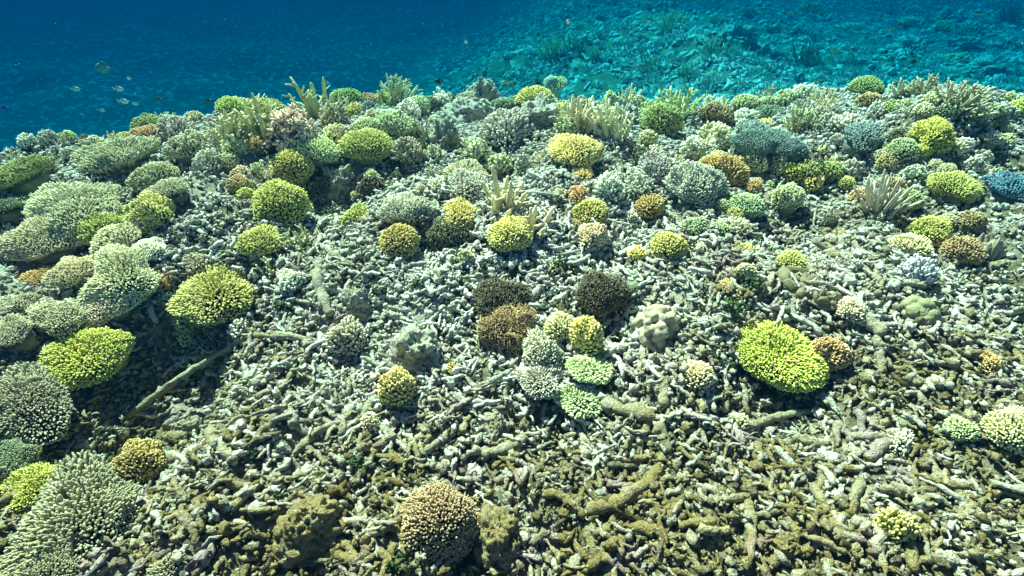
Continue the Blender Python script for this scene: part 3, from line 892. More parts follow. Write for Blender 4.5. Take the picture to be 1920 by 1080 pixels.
D(1193, 471, 34, 26, 'ye', "small faint yellow coral left of the lone yellow-green dome")
D(1077, 417, 22, 20, 'tan', "tiny tan coral below the small yellow-green dome")

# --- right crest and slope
D(1337, 209, 78, 42, 'brown', "brown-olive dome on the right skyline beside the fine staghorn")
D(1397, 189, 64, 30, 'pg', "pale green dome on the right skyline")
D(1437, 188, 30, 20, 'pg', "little pale coral right of the pale green skyline dome")
TH(1395, 217, 48, 26, 'white', "pale grey small coral below the pale green skyline dome")
TH(1390, 234, 28, 22, 'gb', "tiny grey coral below the pale grey small one on the right crest")
D(1433, 231, 36, 22, 'ye', "little yellow-tan coral above the slate-grey fuzzy sheet")
D(1442, 208, 60, 26, 'dg', "dark green low coral under the pale skyline dome on the right")
ST(1503, 222, 76, 62, 'gg', "olive open staghorn with a blue fish at its tips", nb=14, thick=3.4)
TH(1337, 254, 64, 52, 'cream', "cream knobbly coral below the brown-olive skyline dome")
D(1347, 311, 90, 62, 'orange', "orange-brown tilted plate coral on the right slope", tilt=(-0.25, -0.2, 0))
D(1413, 304, 50, 44, 'cream', "pale cream round coral right of the orange-brown tilted plate")
D(1457, 296, 40, 26, 'pg', "small pale green coral above the bright yellow one, right slope")
D(1454, 312, 34, 26, 'cream', "small cream coral touching the bright yellow one's left side")
D(1480, 315, 48, 40, 'lime', "small bright yellow-lime coral at the left of an olive row")
D(1513, 314, 52, 40, 'olive', "olive coral in the middle of the row beside the bright yellow-lime one")
D(1553, 315, 54, 46, 'olive', "olive spiky dome at the right end of the row")
D(1520, 333, 50, 28, 'ye', "tan-yellow little coral in front of the olive row")
D(1412, 346, 34, 26, 'orange', "small orange-tan coral above the pale olive dome")
D(1473, 363, 72, 54, 'pg', "pale olive neat dome coral in the middle right slope")
D(1395, 380, 72, 46, 'green', "soft green coral left of the pale olive neat dome")
D(1376, 398, 34, 26, 'yg', "small yellow-green coral at the lower left of the soft green one")
D(1350, 381, 32, 28, 'pg', "tiny pale coral left of the soft green one")
D(1300, 422, 50, 38, 'green', "small fresh green coral above right of the lone yellow-green dome")
TH(1378, 423, 66, 34, 'gb', "pale grey low coral below the soft green one")
D(1352, 424, 32, 24, 'pg', "tiny green-white coral at the left of the pale grey low one")
ST(1650, 350, 112, 96, 'gb', "big grey staghorn with long radiating spikes on the right slope", nb=20, thick=3.5, nside=1, spread=0.4, curl=0.12)
D(1610, 364, 48, 36, 'tan', "tan coral at the base of the big grey radiating staghorn")
D(1697, 368, 62, 36, 'olive', "olive coral under the right spikes of the big grey staghorn")
D(1672, 340, 40, 30, 'tan', "tan coral hidden behind the big grey staghorn's spikes")
D(1583, 338, 34, 28, 'yg', "small yellow-green coral left of the big grey staghorn")
D(1780, 341, 102, 44, 'yg', "yellow-green flattened dome right of the big grey staghorn")
TB(1895, 338, 120, 62, 'blue', "teal-blue table coral at the right edge of the picture")
D(1737, 424, 88, 56, 'yg', "yellow-green smooth dome on the lower right slope")
D(1815, 408, 58, 34, 'brown', "brown-olive small dome right of the yellow-green smooth dome")
D(1775, 411, 44, 40, 'gg', "grey-green coral between the smooth dome and brown-olive dome")
D(1700, 458, 82, 50, 'cream', "pale cream-green coral below the yellow-green smooth dome")
D(1797, 463, 84, 56, 'brown', "brown dome coral on the right slope below the smooth dome")
coral('leather', 1852, 464, 66, 44, 'gg', "grey-green smooth leather coral right of the brown dome")
D(1743, 239, 80, 48, 'lime', "lime-yellow dome coral on the far right slope", tilt=(-0.1, -0.25, 0))
D(1690, 272, 64, 46, 'green', "blue-green dome left below the far lime-yellow dome")
D(1724, 276, 36, 36, 'lime', "lime rim coral touching the blue-green dome")
D(1663, 298, 48, 30, 'brown', "brown coral in shade under the blue-green dome")
TB(1612, 249, 98, 42, 'slate', "slate-blue dark table coral on the right upper slope")
TB(1420, 264, 130, 46, 'slate', "slate-grey fuzzy soft coral sheet under a blue fish", fl=0.12, dens=1.5, irr=0.35, name="soft_coral")
TB(1475, 274, 76, 34, 'slate', "small slate-grey fuzzy soft coral right of the larger fuzzy sheet", fl=0.12, dens=1.5, irr=0.35, name="soft_coral")
D(1620, 156, 74, 30, 'olive', "olive-tan coral on the right skyline")
D(1627, 184, 46, 26, 'tan', "tan coral just below the olive-tan skyline coral")
D(1677, 198, 44, 28, 'olive', "small olive coral right of the tan one on the right crest")
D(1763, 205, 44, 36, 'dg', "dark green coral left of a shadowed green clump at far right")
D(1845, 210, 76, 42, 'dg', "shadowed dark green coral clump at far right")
ST(1800, 178, 130, 56, 'gg', "wide olive staghorn thicket along the far right skyline", nb=22, thick=3.6)
ST(1730, 160, 60, 46, 'gg', "thin dark staghorn on the right skyline left of the wide thicket", nb=9, thick=3.0)
ST(1690, 163, 60, 34, 'gg', "low thorny staghorn right of the olive-tan skyline coral", nb=10, thick=3.0)
D(1903, 195, 56, 30, 'lime', "lime-green coral at the right edge below the skyline")
D(1877, 258, 40, 26, 'pg', "pale small coral on rubble near the right edge")

# --- lower slope
BU(938, 562, 106, 78, 'db', "dark brown bushy coral near the picture's centre")
BU(948, 618, 112, 66, 'brown', "lighter brown bushy coral growing under the dark brown bush", irr=0.18)
BU(1127, 548, 98, 66, 'db', "dark brown bushy coral with a smooth olive lump on its right")
coral('boulder', 1187, 541, 38, 36, (0.16, 0.20, 0.09), "smooth olive lump coral beside the right dark brown bush", amp=0.08)
D(1052, 608, 64, 62, 'cream', "cream-yellow coral, upper left of the four-colony clump", fl=0.34)
D(1096, 631, 68, 76, 'ye', "pale yellow coral, right of its cream neighbour in the clump", fl=0.34)
TH(1017, 660, 82, 72, 'gb', "silver-grey finger coral at the left of the four-colony clump", dens=1.4)
TH(1012, 708, 92, 58, 'gb', "silver-grey finger coral, lower of the grey pair in the clump", dens=1.35)
D(1104, 692, 98, 58, 'green', "mint-green finger coral at the right of the clump", dens=0.8, fl=0.34)
D(1083, 746, 88, 66, 'green', "mint-green finger coral, lowest of the clump, dark shade beneath", dens=0.8, fl=0.34)
coral('boulder', 1233, 612, 90, 76, (0.52, 0.46, 0.30), "pale knobbly boulder coral right of the four-colony clump", nb=60, lob=0.27, amp=0.22)
D(750, 722, 72, 96, 'ye', "yellow cone-shaped finger coral standing on the lower slope", dens=0.95, fl=0.4)
TH(655, 630, 76, 62, 'gb', "pale bluish-white branching coral left of the pale boulder", fl=0.45)
TH(850, 688, 26, 22, 'ye', "tiny yellow sprout left of the silver-grey corals")
D(697, 796, 38, 40, 'cream', "small cream fuzzy coral below the yellow cone coral")
D(825, 978, 150, 152, (0.25, 0.148, 0.075), "tan brush-like coral at the bottom centre", fl=0.42, dens=0.95, ell=1.0, irr=0.08)
D(263, 862, 114, 86, 'gold', "golden tan coral with stubby fingers at lower left", fl=0.34, dens=0.8)
TB(168, 968, 270, 140, (0.195, 0.175, 0.12), "large grey-green finger coral in the bottom left corner", dens=0.9, fl=0.28, flat=0.5, tilt=(0.1, -0.25, 0))
TB(86, 908, 160, 90, (0.40, 0.38, 0.06), "yellow-green coral behind the large grey-green corner coral", dens=0.9)
TB(90, 1066, 190, 70, (0.195, 0.175, 0.12), "grey coral along the bottom edge in the left corner", dens=0.9, fl=0.28)
TH(318, 1066, 76, 44, (0.195, 0.175, 0.12), "small grey coral at the bottom edge right of the corner corals")
D(1395, 464, 34, 24, 'ye', "small yellow coral on grey rubble left of the olive leather coral")
TH(1395, 505, 38, 38, 'pg', "small pale green coral left of the olive leather coral")
D(1363, 534, 40, 26, 'tan', "small tan coral on rubble above the large lime plate")
D(1480, 486, 66, 40, 'yg', "yellow-green dome growing at the top of the olive leather coral")
coral('leather', 1500, 530, 112, 60, (0.17, 0.14, 0.06), "olive lobed leather coral with thick stalked folds", nb=12, lob=0.6, amp=0.35)
coral('leather', 1545, 560, 60, 36, (0.18, 0.15, 0.07), "lower lobe of olive leather coral above the cream tuft", nb=10, lob=0.6, amp=0.3)
D(1587, 574, 62, 48, 'cream', "pale cream round tuft coral right of the leather coral")
TH(1713, 507, 78, 50, 'lilac', "pale lilac-grey finger coral on the right slope", dens=0.8)
coral('boulder', 1720, 580, 76, 46, (0.28, 0.26, 0.12), "smooth tan-green boulder coral on the right rubble", nb=14, amp=0.16, lob=0.5)
TB(1453, 645, 184, 128, 'lime', "large bright lime plate coral on the right lower slope", tilt=(-0.22, -0.42, 0), fl=0.22, dens=0.98, dish=0.6, flat=0.30, irr=0.06, ell=0.70, yaw=-0.75)
D(1545, 656, 74, 76, 'tan', "tan finger coral tucked behind the large lime plate")
D(1303, 700, 68, 66, 'cream', "cream spiky coral left below the large lime plate", fl=0.42, dens=0.85)
D(1850, 674, 54, 36, 'orange', "orange-tan coral near the right edge on open rubble")
D(1890, 795, 125, 125, 'pg', "large pale yellow-green coral at the right edge", dens=0.8)
D(1800, 797, 62, 42, 'pg', "pale green flat coral left of the large coral at the right edge")
TH(1680, 822, 62, 42, 'white', "whitish fan-like coral on a dead branch at lower right")
TH(1665, 982, 74, 86, 'yg', "yellow-green spiky coral near the bottom right", dens=0.85, fl=0.5)
TH(1390, 790, 38, 30, 'pg', "small pale green coral left of a long dead branch at lower right")
D(443, 812, 24, 18, 'yg', "tiny yellow-green tuft on sticks at the lower left", name="finger_coral")

# ------------------------------------------------------------------ dead branches big enough to pick out
def stick(p0, p1, wpx, label=None, bow=0.06, group=None, fork=False, lift=1.4):
    _seed[0] += 1
    r = np.random.default_rng(_seed[0])
    A, da = hit(*p0, True); B, db = hit(*p1, True)
    A = A.copy(); B = B.copy()
    ra, rb = wpx * da / 960 / 2, wpx * db / 960 / 2
    rad = max(0.5 * (ra + rb), 0.005)
    A[2] += rad * lift; B[2] += rad * lift
    L = np.linalg.norm(B - A); k = max(8, int(L / (rad * 0.8)) + 3); k = min(k, 26)
    s = np.linspace(0, 1, k)
    side = unit(np.cross(B - A, [0, 0, 1.0]))
    P = A + (B - A) * s[:, None] + side * (4 * s * (1 - s))[:, None] * bow * L * r.choice([-1, 1]) + r.normal(0, 0.10, (k, 3)) * rad
    gz = ground(P[:, 0], P[:, 1]) + 0.008 + rad * 0.55
    P[:, 2] = np.maximum(P[:, 2], gz)
    P[1:-1, 2] = 0.25 * P[:-2, 2] + 0.5 * P[1:-1, 2] + 0.25 * P[2:, 2]
    rr = rad * (1 + 0.13 * r.normal(0, 1, k)) * np.linspace(1.1, 0.85, k)
    rr[0] *= 0.8; rr[-1] *= 0.7
    parts = [tubes(P[None], rr[None], 9, True, 0.4)]
    if fork:
        i = k // 2
        t = unit(P[i + 1] - P[i]); d = unit(t * 0.6 + side * r.choice([-1, 1]))
        F = P[i] + d[None] * (np.linspace(0, 1, 5) * L * 0.33)[:, None]
        F[:, 2] = np.maximum(F[:, 2], ground(F[:, 0], F[:, 1]) + rad * 0.5)
        parts.append(tubes(F[None], (rad * np.array([[0.8, 0.8, 0.72, 0.7, 0.5]])), 8))
    V, Q, T, tp = join(parts)
    c = P[0].copy()
    V = V + np.stack([noise3(V + q, 0.6 / rad, 3) + 0.5 * noise3(V + q, 1.5 / rad, 4) for q in (0, 7, 13)], 1) * rad * 0.6
    o = obj("dead_branch", mesh("dead_branch", V - c, Q, T, M_RUB)); o.location = c
    tag(o, label, "dead coral branch", group)
    return o

for a in (
    ((240, 790), (440, 655), 12, "long dead branch slanting up from the shaded left slope", 0.05),
    ((425, 668), (592, 655), 14, "long thin dead branch lying level below the small whitish coral"),
    ((600, 500), (622, 600), 19, "upright grey dead branch at the left edge of the bright rubble fan", 0.05, True),
    ((582, 462), (652, 505), 13, "pale dead branch leaning from the young staghorn into the bright fan"),
    ((545, 530), (606, 524), 10, "tan-stained dead twig right of the pale grey finger coral"),
    ((1128, 772), (1222, 800), 30, "thick mottled dead branch right of the lowest mint-green coral"),
    ((1226, 806), (1252, 856), 24, "thick short dead branch set at right angles to the mottled one"),
    ((1398, 812), (1518, 778), 14, "long straight pale dead branch below the large lime plate"),
    ((1132, 862), (1226, 856), 11, "bleached white dead branch at the centre of the lower slope", 0.08),
    ((1098, 962), (1232, 882), 25, "thick curved dead branch in the lower right rubble", 0.14),
    ((1018, 935), (1094, 978), 17, "bent dead branch left of the thick curved one", 0.16),
    ((1636, 640), (1648, 722), 16, "bright pale upright dead branch right of the tan coral", 0.05),
    ((1612, 608), (1650, 640), 22, "pale rounded dead branch stump below the cream round tuft"),
    ((1526, 920), (1600, 1056), 18, "long straight dead branch running to the bottom right"),
    ((1398, 950), (1392, 1072), 20, "thick upright dead branch near the bottom, left of the olive block"),
    ((1590, 972), (1612, 908), 20, "short pale dead branch left of the yellow-green spiky coral"),
    ((1622, 868), (1668, 832), 22, "bleached stub branch carrying the whitish fan-like coral"),
    ((1720, 850), (1812, 952), 15, "long pale dead branch crossing the rubble at lower right", 0.05),
    ((1708, 1078), (1702, 1018), 21, "thick dead stub at the bottom right edge"),
    ((1602, 778), (1612, 828), 15, "pale standing stub above the whitish fan-like coral"),
    ((404, 802), (446, 872), 20, "thick grey dead branch right of the golden tan coral"),
    ((462, 866), (545, 752), 14, "slim forked dead branch beside the thick grey one", 0.05, True),
    ((556, 856), (648, 798), 15, "arched dead branch below the bright fan at lower left", 0.1),
    ((440, 962), (545, 888), 14, "slim dead branch above the large turf-covered rock"),
    ((300, 988), (432, 960), 13, "thin curved dead branch right of the grey-green corner coral", 0.1),
    ((682, 1022), (762, 978), 17, "brown dead branch reaching the left side of the tan brush coral"),
    ((664, 1074), (716, 1042), 13, "white dead branch at the bottom edge left of the tan brush coral"),
    ((108, 882), (190, 838), 14, "shaded dead branch left of the golden tan coral"),
    ((745, 348), (800, 402), 9, "pale straight dead stick below the small dark brown bush"),
    ((766, 340), (822, 398), 8, "second pale stick beside the straight one below the dark brown bush"),
    ((728, 362), (766, 352), 10, "short dead stub by the small dark brown bush"),
    ((898, 492), (962, 512), 11, "pale dead branch under the dark olive bush", 0.08),
    ((818, 478), (878, 482), 9, "buried dead branch below the dark olive bush's shadow"),
    ((990, 570), (1012, 548), 18, "smooth pale stump upper right of the dark brown bush"),
    ((1590, 462), (1642, 522), 10, "long dead branch on the right slope above the leather coral"),
    ((1540, 480), (1648, 540), 12, "dark-edged dead branch right of the leather coral"),
    ((1570, 452), (1580, 470), 12, "small white standing stub on the right slope"),
    ((1248, 722), (1240, 772), 18, "grey upright dead stub under the cream spiky coral"),
    ((1500, 762), (1570, 690), 9, "shaded dead stick under the right of the large lime plate"),
    ((1420, 838), (1416, 870), 15, "forked dead stub below the long straight pale branch", 0.05, True),
    ((1345, 800), (1280, 850), 12, "grey dead branch left of the long straight pale branch", 0.05, True),
    ((1325, 946), (1412, 932), 15, "grey dead branch above the thick upright one near the bottom"),
    ((1440, 1066), (1520, 1034), 16, "dead branch at the bottom edge right of the olive block"),
    ((1125, 1010), (1170, 930), 14, "slim dead branch beside the thick curved one at lower right"),
    ((770, 830), (790, 890), 12, "brown upright dead stub below the cream fuzzy coral"),
    ((700, 850), (670, 900), 15, "curved brown dead branch left of the brown stub", 0.12),
    ((905, 860), (985, 830), 20, "short thick brown dead branch below the smooth pale stone"),
    ((1850, 1000), (1800, 930), 14, "pale dead branch near the right edge at the bottom"),
):
    stick(*a[:4], **dict(zip(("bow", "fork"), a[4:])))

r_ = np.random.default_rng(61)
YOUNG = (('thick', 'pg', "tiny pale green young finger coral dotting the upper slope", "tiny pale green young corals"), ('dome', 'beige', "tiny beige young coral cushion dotting the upper slope", "tiny beige young corals"),
         ('thick', 'white', "tiny whitish young finger coral dotting the upper slope", "tiny whitish young corals"), ('stag', 'cream', "small cream branching sprig standing on the upper slope", "small cream branching sprigs"),
         ('stag', 'gg', "small grey-green branching sprig standing on the upper slope", "small grey-green branching sprigs"), ('bush', 'do', "small dark bushy tuft coral on the upper slope", "small dark bushy tuft corals"),
         ('thick', 'gb', "small silver-grey finger coral dotting the upper slope", "small silver-grey finger corals"))
for n_, x0_, x1_, y0_, y1_, w0_, w1_ in ((118, 60, 1900, 165, 320, 22, 46), (45, 430, 1860, 310, 520, 17, 32)):
    k = 0; tries = 0
    CREST = ((432, 232, 90), (500, 208, 90), (550, 243, 95), (597, 186, 80), (747, 170, 70), (645, 200, 50), (903, 165, 70), (1085, 205, 80), (1150, 225, 80), (1268, 192, 80), (943, 356, 60), (1002, 384, 50))
    while k < n_ and tries < 4000:
        tries += 1
        x, y = r_.uniform(x0_, x1_), r_.uniform(y0_, y1_)
        G, _d = hit(x, y, True)
        if any(abs(x - cx_) < cw_ * 0.62 and -20 < y - cy_ < 75 for cx_, cy_, cw_ in CREST): continue
        if _d > 5 or any(math.hypot(G[0] - bx, G[1] - by) < bR * 1.12 for bx, by, bR in BLOCKED): continue
        q = r_.choice(7, p=(0.17, 0.16, 0.15, 0.16, 0.12, 0.08, 0.16)); wd = r_.uniform(w0_, w1_)
        kd, cl, lb, gp = YOUNG[q]
        o = coral(kd, x, y, wd, wd * r_.uniform(0.6, 0.95) * (1.2 if kd == 'stag' else 1), cl, lb, **(dict(nb=7, thick=2.6, nside=4) if kd == 'stag' else {}))
        o["group"] = gp
        k += 1

r_ = np.random.default_rng(55)
GZ = (("short dead coral branch lying loose in the near rubble at the bottom", "dead branches strewn over the near rubble", (300, 1900), (780, 1075), 90, (40, 95), (9, 17)),
      ("grey dead coral branch lying loose in the mid slope rubble", "dead branches strewn over the mid slope", (420, 1880), (560, 780), 60, (30, 65), (7, 11)),
      ("small pale dead branch lying loose on the upper slope rubble", "dead branches strewn over the upper slope", (500, 1850), (330, 560), 50, (20, 45), (4.5, 7.5)))
for lab, grp, xr, yr, n, lr, wr in GZ:
    k = 0
    while k < n:
        x, y = r_.uniform(*xr), r_.uniform(*yr); L = r_.uniform(*lr); a = r_.uniform(0, math.pi)
        if x < 420 and y < 900: continue
        G, _d = hit(x, y, True)
        if any(math.hypot(G[0] - bx, G[1] - by) < bR * 1.0 for bx, by, bR in BLOCKED): continue
        stick((x - math.cos(a) * L / 2, y - math.sin(a) * L / 2 * 0.75), (x + math.cos(a) * L / 2, y + math.sin(a) * L / 2 * 0.75), r_.uniform(*wr), lab, r_.uniform(0, 0.12), grp, r_.random() < 0.2, r_.uniform(1.0, 1.7))
        k += 1

# ------------------------------------------------------------------ tufts of green seaweed
def tuft(px, py, wpx, label, group=None):
    _seed[0] += 1; r = np.random.default_rng(_seed[0])
    G, dep = hit(px, py, True); R = wpx * dep / 960 / 2
    n = 46
    d = cap_dirs(n, 1.5, r); P = d * np.array([R, R, R * 0.75]) * r.uniform(0.25, 1, n)[:, None]
    V, Q, T = SPHT
    Vs = []; Q2 = []; T2 = []
    M = frames(unit(d + r.normal(0, 0.5, d.shape)), r, n, 0.6)
    W = np.einsum('nij,vj->nvi', M, V * np.array([1, 0.8, 0.22]) * R * 0.17) * r.uniform(0.7, 1.3, n)[:, None, None] + P[:, None]
    off = np.arange(n)[:, None, None] * len(V)
    c = np.array(PAL['leaf']) * r.uniform(0.8, 1.4)
    o = obj("seaweed_tuft", mesh("seaweed_tuft", W.reshape(-1, 3), (Q[None] + off).reshape(-1, 4), (T[None] + off).reshape(-1, 3), M_WEED), None, tuple(c))
    o.location = G + np.array([0, 0, 0.018])
    tag(o, label, "seaweed", group)

for a in ((785, 540, 34, "green seaweed tuft on the bright rubble fan"), (960, 520, 26, "small seaweed tuft above the dark brown bush"),
          (1045, 505, 36, "dark seaweed tuft on pale rubble above the smooth stump"), (1112, 508, 26, "small seaweed tuft above the right dark bush"),
          (655, 480, 34, "seaweed tuft left of the golden-brown dome's foot"), (910, 518, 18, "tiny seaweed tuft left of the small one above the dark bush"),
          (1375, 588, 56, "wide dark seaweed patch above the large lime plate's left end"), (1410, 545, 50, "seaweed patch under the small tan coral by the lime plate"),
          (1365, 690, 28, "seaweed tuft at the left of the large lime plate's shadow"), (1408, 718, 30, "seaweed tuft below the lime plate's left edge"),
          (1440, 748, 38, "bright seaweed tuft in the shade below the large lime plate"), (752, 1062, 54, "seaweed tuft under the tan brush coral"),
          (480, 860, 36, "seaweed tuft on the slim forked branch"), (670, 878, 44, "turfy seaweed patch by the curved brown branch"),
          (590, 782, 34, "seaweed tuft on olive rubble at lower left"), (272, 690, 40, "seaweed tuft in the shade right of the lime table"),
          (530, 582, 32, "green seaweed tuft right below the swept yellow-green coral"), (515, 945, 34, "seaweed tuft at the head of the large turf-covered rock"),
          (1045, 385, 26, "dark seaweed tuft left of the tan rounded coral"), (830, 375, 22, "seaweed tuft beside the striped fish"),
          (200, 870, 40, "seaweed tuft left of the golden tan coral"), (1240, 845, 26, "seaweed tuft at the end of the thick short branch"),
          (620, 410, 40, "dark seaweed patch right below the large yellow-green dome"), (1170, 640, 26, "seaweed tuft left of the pale knobbly boulder coral")):
    tuft(*a)

# ------------------------------------------------------------------ fish
def fish(px, py, lpx, dist, flip, colour, label, slim=0.42, fin=None, pitch=0.0, yaw=0.0, stripes=False):
    _seed[0] += 1
    d = px_dir(px, py); P = d * dist + np.array([0, 0, CAM_H]); L = lpx * dist / 960
    s = np.linspace(0, 1, 11); hgt = np.array([0.03, 0.38, 0.68, 0.9, 1.0, 0.98, 0.85, 0.62, 0.38, 0.2, 0.17]) * slim * L * 0.5
    x = (0.5 - s * 0.82) * L
    a = np.linspace(0, 2 * math.pi, 12, endpoint=False)
    V = np.stack([np.repeat(x, 12), (hgt[:, None] * 0.42 * np.cos(a)).ravel(), (hgt[:, None] * np.sin(a)).ravel()], 1)
    Q = [(i * 12 + j, i * 12 + (j + 1) % 12, (i + 1) * 12 + (j + 1) % 12, (i + 1) * 12 + j) for i in range(10) for j in range(12)]
    T = [(0, (j + 1) % 12, j) for j in range(1, 11)] + [(120, 120 + j, 120 + (j + 1) % 12) for j in range(1, 11)]
    o = obj("fish", mesh("fish", V, Q, T, M_FISH), None, colour)
    o.location = P; o.rotation_euler = (0, pitch, yaw + (math.pi if flip else 0))
    fc = fin or tuple(c * 0.7 for c in colour)
    def plate(name, pts, th):
        n = len(pts); p = np.array(pts) * L
        W = np.concatenate([np.stack([p[:, 0], np.full(n, th), p[:, 1]], 1), np.stack([p[:, 0], np.full(n, -th), p[:, 1]], 1)])
        tr = [(0, i, i + 1) for i in range(1, n - 1)] + [(n, n + i + 1, n + i) for i in range(1, n - 1)]
        q = [(i, (i + 1) % n, n + (i + 1) % n, n + i) for i in range(n)]
        obj(name, mesh(name, W, q, tr, M_FISH, False), o, fc)
    plate("tail_fin", [(-0.29, 0), (-0.31, 0.04), (-0.5, 0.17), (-0.44, 0.0), (-0.5, -0.17), (-0.31, -0.04)], L * 0.008)
    h = slim * 0.5
    plate("dorsal_fin", [(0.22, h * 0.75), (0.12, h * 1.28), (-0.1, h * 1.25), (-0.22, h * 0.75), (-0.2, h * 0.45)], L * 0.008)
    plate("belly_fin", [(0.05, -h * 0.85), (-0.12, -h * 1.3), (-0.22, -h * 0.7), (-0.18, -h * 0.45)], L * 0.008)
    V2, Q2, T2 = SPHT
    e = V2 * L * 0.022 + np.array([0.36 * L, hgt[2] * 0.34, hgt[2] * 0.28])
    e2 = e * np.array([1, -1, 1])
    ee = join([(e, Q2, T2, np.zeros(len(e))), (e2, Q2, T2, np.zeros(len(e)))])
    obj("eye", mesh("eye", ee[0], ee[1], ee[2], M_FISH), o, (0.01, 0.01, 0.01))
    tag(o, label, "fish")

SIL, DK, BL = (0.62, 0.72, 0.75), (0.015, 0.017, 0.02), (0.01, 0.02, 0.5)
for a in ((196, 128, 38, 6.0, True, (0.34, 0.38, 0.36), "largest pale fish hovering in open water at left", 0.5),
          (141, 167, 20, 4.6, False, SIL, "small silvery fish, farthest left of the pale group"),
          (222, 167, 22, 4.2, False, SIL, "small silvery fish below the white speck-like fish"),
          (231, 190, 22, 3.8, False, SIL, "bright silvery fish just below another at left"),
          (254, 195, 13, 4.4, True, SIL, "tiny silvery fish right of the bright silvery one"),
          (190, 207, 14, 5.0, False, SIL, "faint tiny fish low in the blue water at left"),
          (155, 215, 10, 7.0, True, SIL, "very faint fish lowest in the blue water at left"),
          (242, 147, 8, 3.2, True, (0.8, 0.78, 0.74), "tiny white fish above the silvery group at left", 0.7),
          (873, 79, 8, 3.4, False, (0.8, 0.78, 0.74), "tiny white fish alone in the middle of the blue water", 0.8),
          (1066, 41, 10, 3.0, True, (0.85, 0.8, 0.7), "small bright white fish highest in the blue water", 0.8),
          (298, 186, 22, 3.9, True, (0.05, 0.09, 0.10), "dark slim fish above the olive crest dome", 0.3),
          (390, 189, 22, 4.2, False, (0.03, 0.06, 0.07), "dark slim fish left of the staghorn skyline", 0.32),
          (610, 155, 16, 4.6, False, (0.25, 0.5, 0.6), "bluish small fish above the antler-like staghorn"),
          (10, 203, 20, 4.6, True, (0.02, 0.05, 0.5), "deep blue fish at the left edge", 0.35),
          (823, 153, 18, 4.0, True, DK, "black fish in the gap left of the craggy knob", 0.5),
          (1008, 158, 17, 4.0, False, DK, "black fish right of the craggy knob", 0.5),
          (950, 155, 26, 3.9, True, (0.4, 0.42, 0.2), "slim yellowish striped fish over the craggy knob", 0.2),
          (878, 366, 40, 2.25, True, (0.16, 0.36, 0.16), "green striped fish swimming over the centre of the slope", 0.34),
          (1168, 254, 9, 3.1, True, BL, "tiny vivid blue fish beside the sprawling pale staghorn", 0.5),
          (1435, 249, 9, 3.3, True, BL, "tiny vivid blue fish over the slate-grey fuzzy sheet", 0.5),
          (1492, 225, 10, 3.3, False, BL, "tiny vivid blue fish at the olive open staghorn", 0.5),
          (1540, 150, 14, 4.8, True, (0.4, 0.35, 0.1), "small yellowish fish above the right rubble crest", 0.35),
          (1565, 95, 22, 6.0, True, (0.35, 0.4, 0.15), "slim yellowish fish over the far reef", 0.22),
          (1600, 92, 16, 6.2, True, (0.08, 0.10, 0.08), "slim dark fish beside the yellowish one over the far reef", 0.25),
          (1660, 98, 14, 6.0, False, DK, "small black fish over the far reef below the dark patch", 0.45),
          (1712, 116, 14, 5.6, False, DK, "black fish over the far reef left of the staghorn thicket", 0.5),
          (1640, 65, 16, 7.0, True, (0.3, 0.35, 0.2), "thin pale fish high over the far reef", 0.2)):
    fish(*a)

r_ = np.random.default_rng(31)
for i in range(14):
    x, y = r_.uniform(1180, 1900), r_.uniform(20, 140)
    fish(x, y, r_.uniform(8, 13), r_.uniform(4.2, 6.5), bool(r_.integers(0, 2)), (DK, SIL, (0.3, 0.32, 0.12))[r_.integers(0, 3)], "tiny faint fish hovering over the far reef", 0.35, yaw=r_.uniform(-0.8, 0.8))
for o in [o for o in COL.objects if o.get("label") == "tiny faint fish hovering over the far reef"]:
    o["group"] = "tiny faint fish over the far reef"

# fine particles drifting in the water
def snow():
    r = np.random.default_rng(12); n = 170
    V, Q, T = sphere(6, 4)
    P = np.stack([r.uniform(-4.5, 4.5, n), r.uniform(2.2, 6.5, n), np.zeros(n)], 1)
    P[:, 2] = np.maximum(ground(P[:, 0], P[:, 1]), -1.0) + r.uniform(0.05, 1.2, n); P[:, 2] = np.minimum(P[:, 2], CAM_H - 0.05)
    W = (V[None] * (r.uniform(0.0010, 0.0026, n) * (1 + 0.12 * P[:, 1]))[:, None, None] + P[:, None]).reshape(-1, 3)
    off = np.arange(n)[:, None, None] * len(V)
    tag(obj("drifting_particles", mesh("drifting_particles", W, (Q[None] + off).reshape(-1, 4), (T[None] + off).reshape(-1, 3), M_FISH), None, (0.6, 0.6, 0.55)), "fine pale particles drifting in the open water", "particles", kind="stuff")
snow()

# ------------------------------------------------------------------ the reef beyond the brow
r_ = np.random.default_rng(77)
def far_point(px, py):
    for k in range(60):
        d = px_dir(px, py + k)
        P = d[None] * _T[:, None]; b = (CAM_H + P[:, 2] < ground(P[:, 0], P[:, 1])) & (np.hypot(P[:, 0], P[:, 1]) > 4.9)
        i = int(np.argmax(b))
        if b.any() and np.hypot(P[i, 0], P[i, 1]) > 4.9:
            return P[i] + np.array([0, 0, CAM_H]), _T[i]
    return None, 0

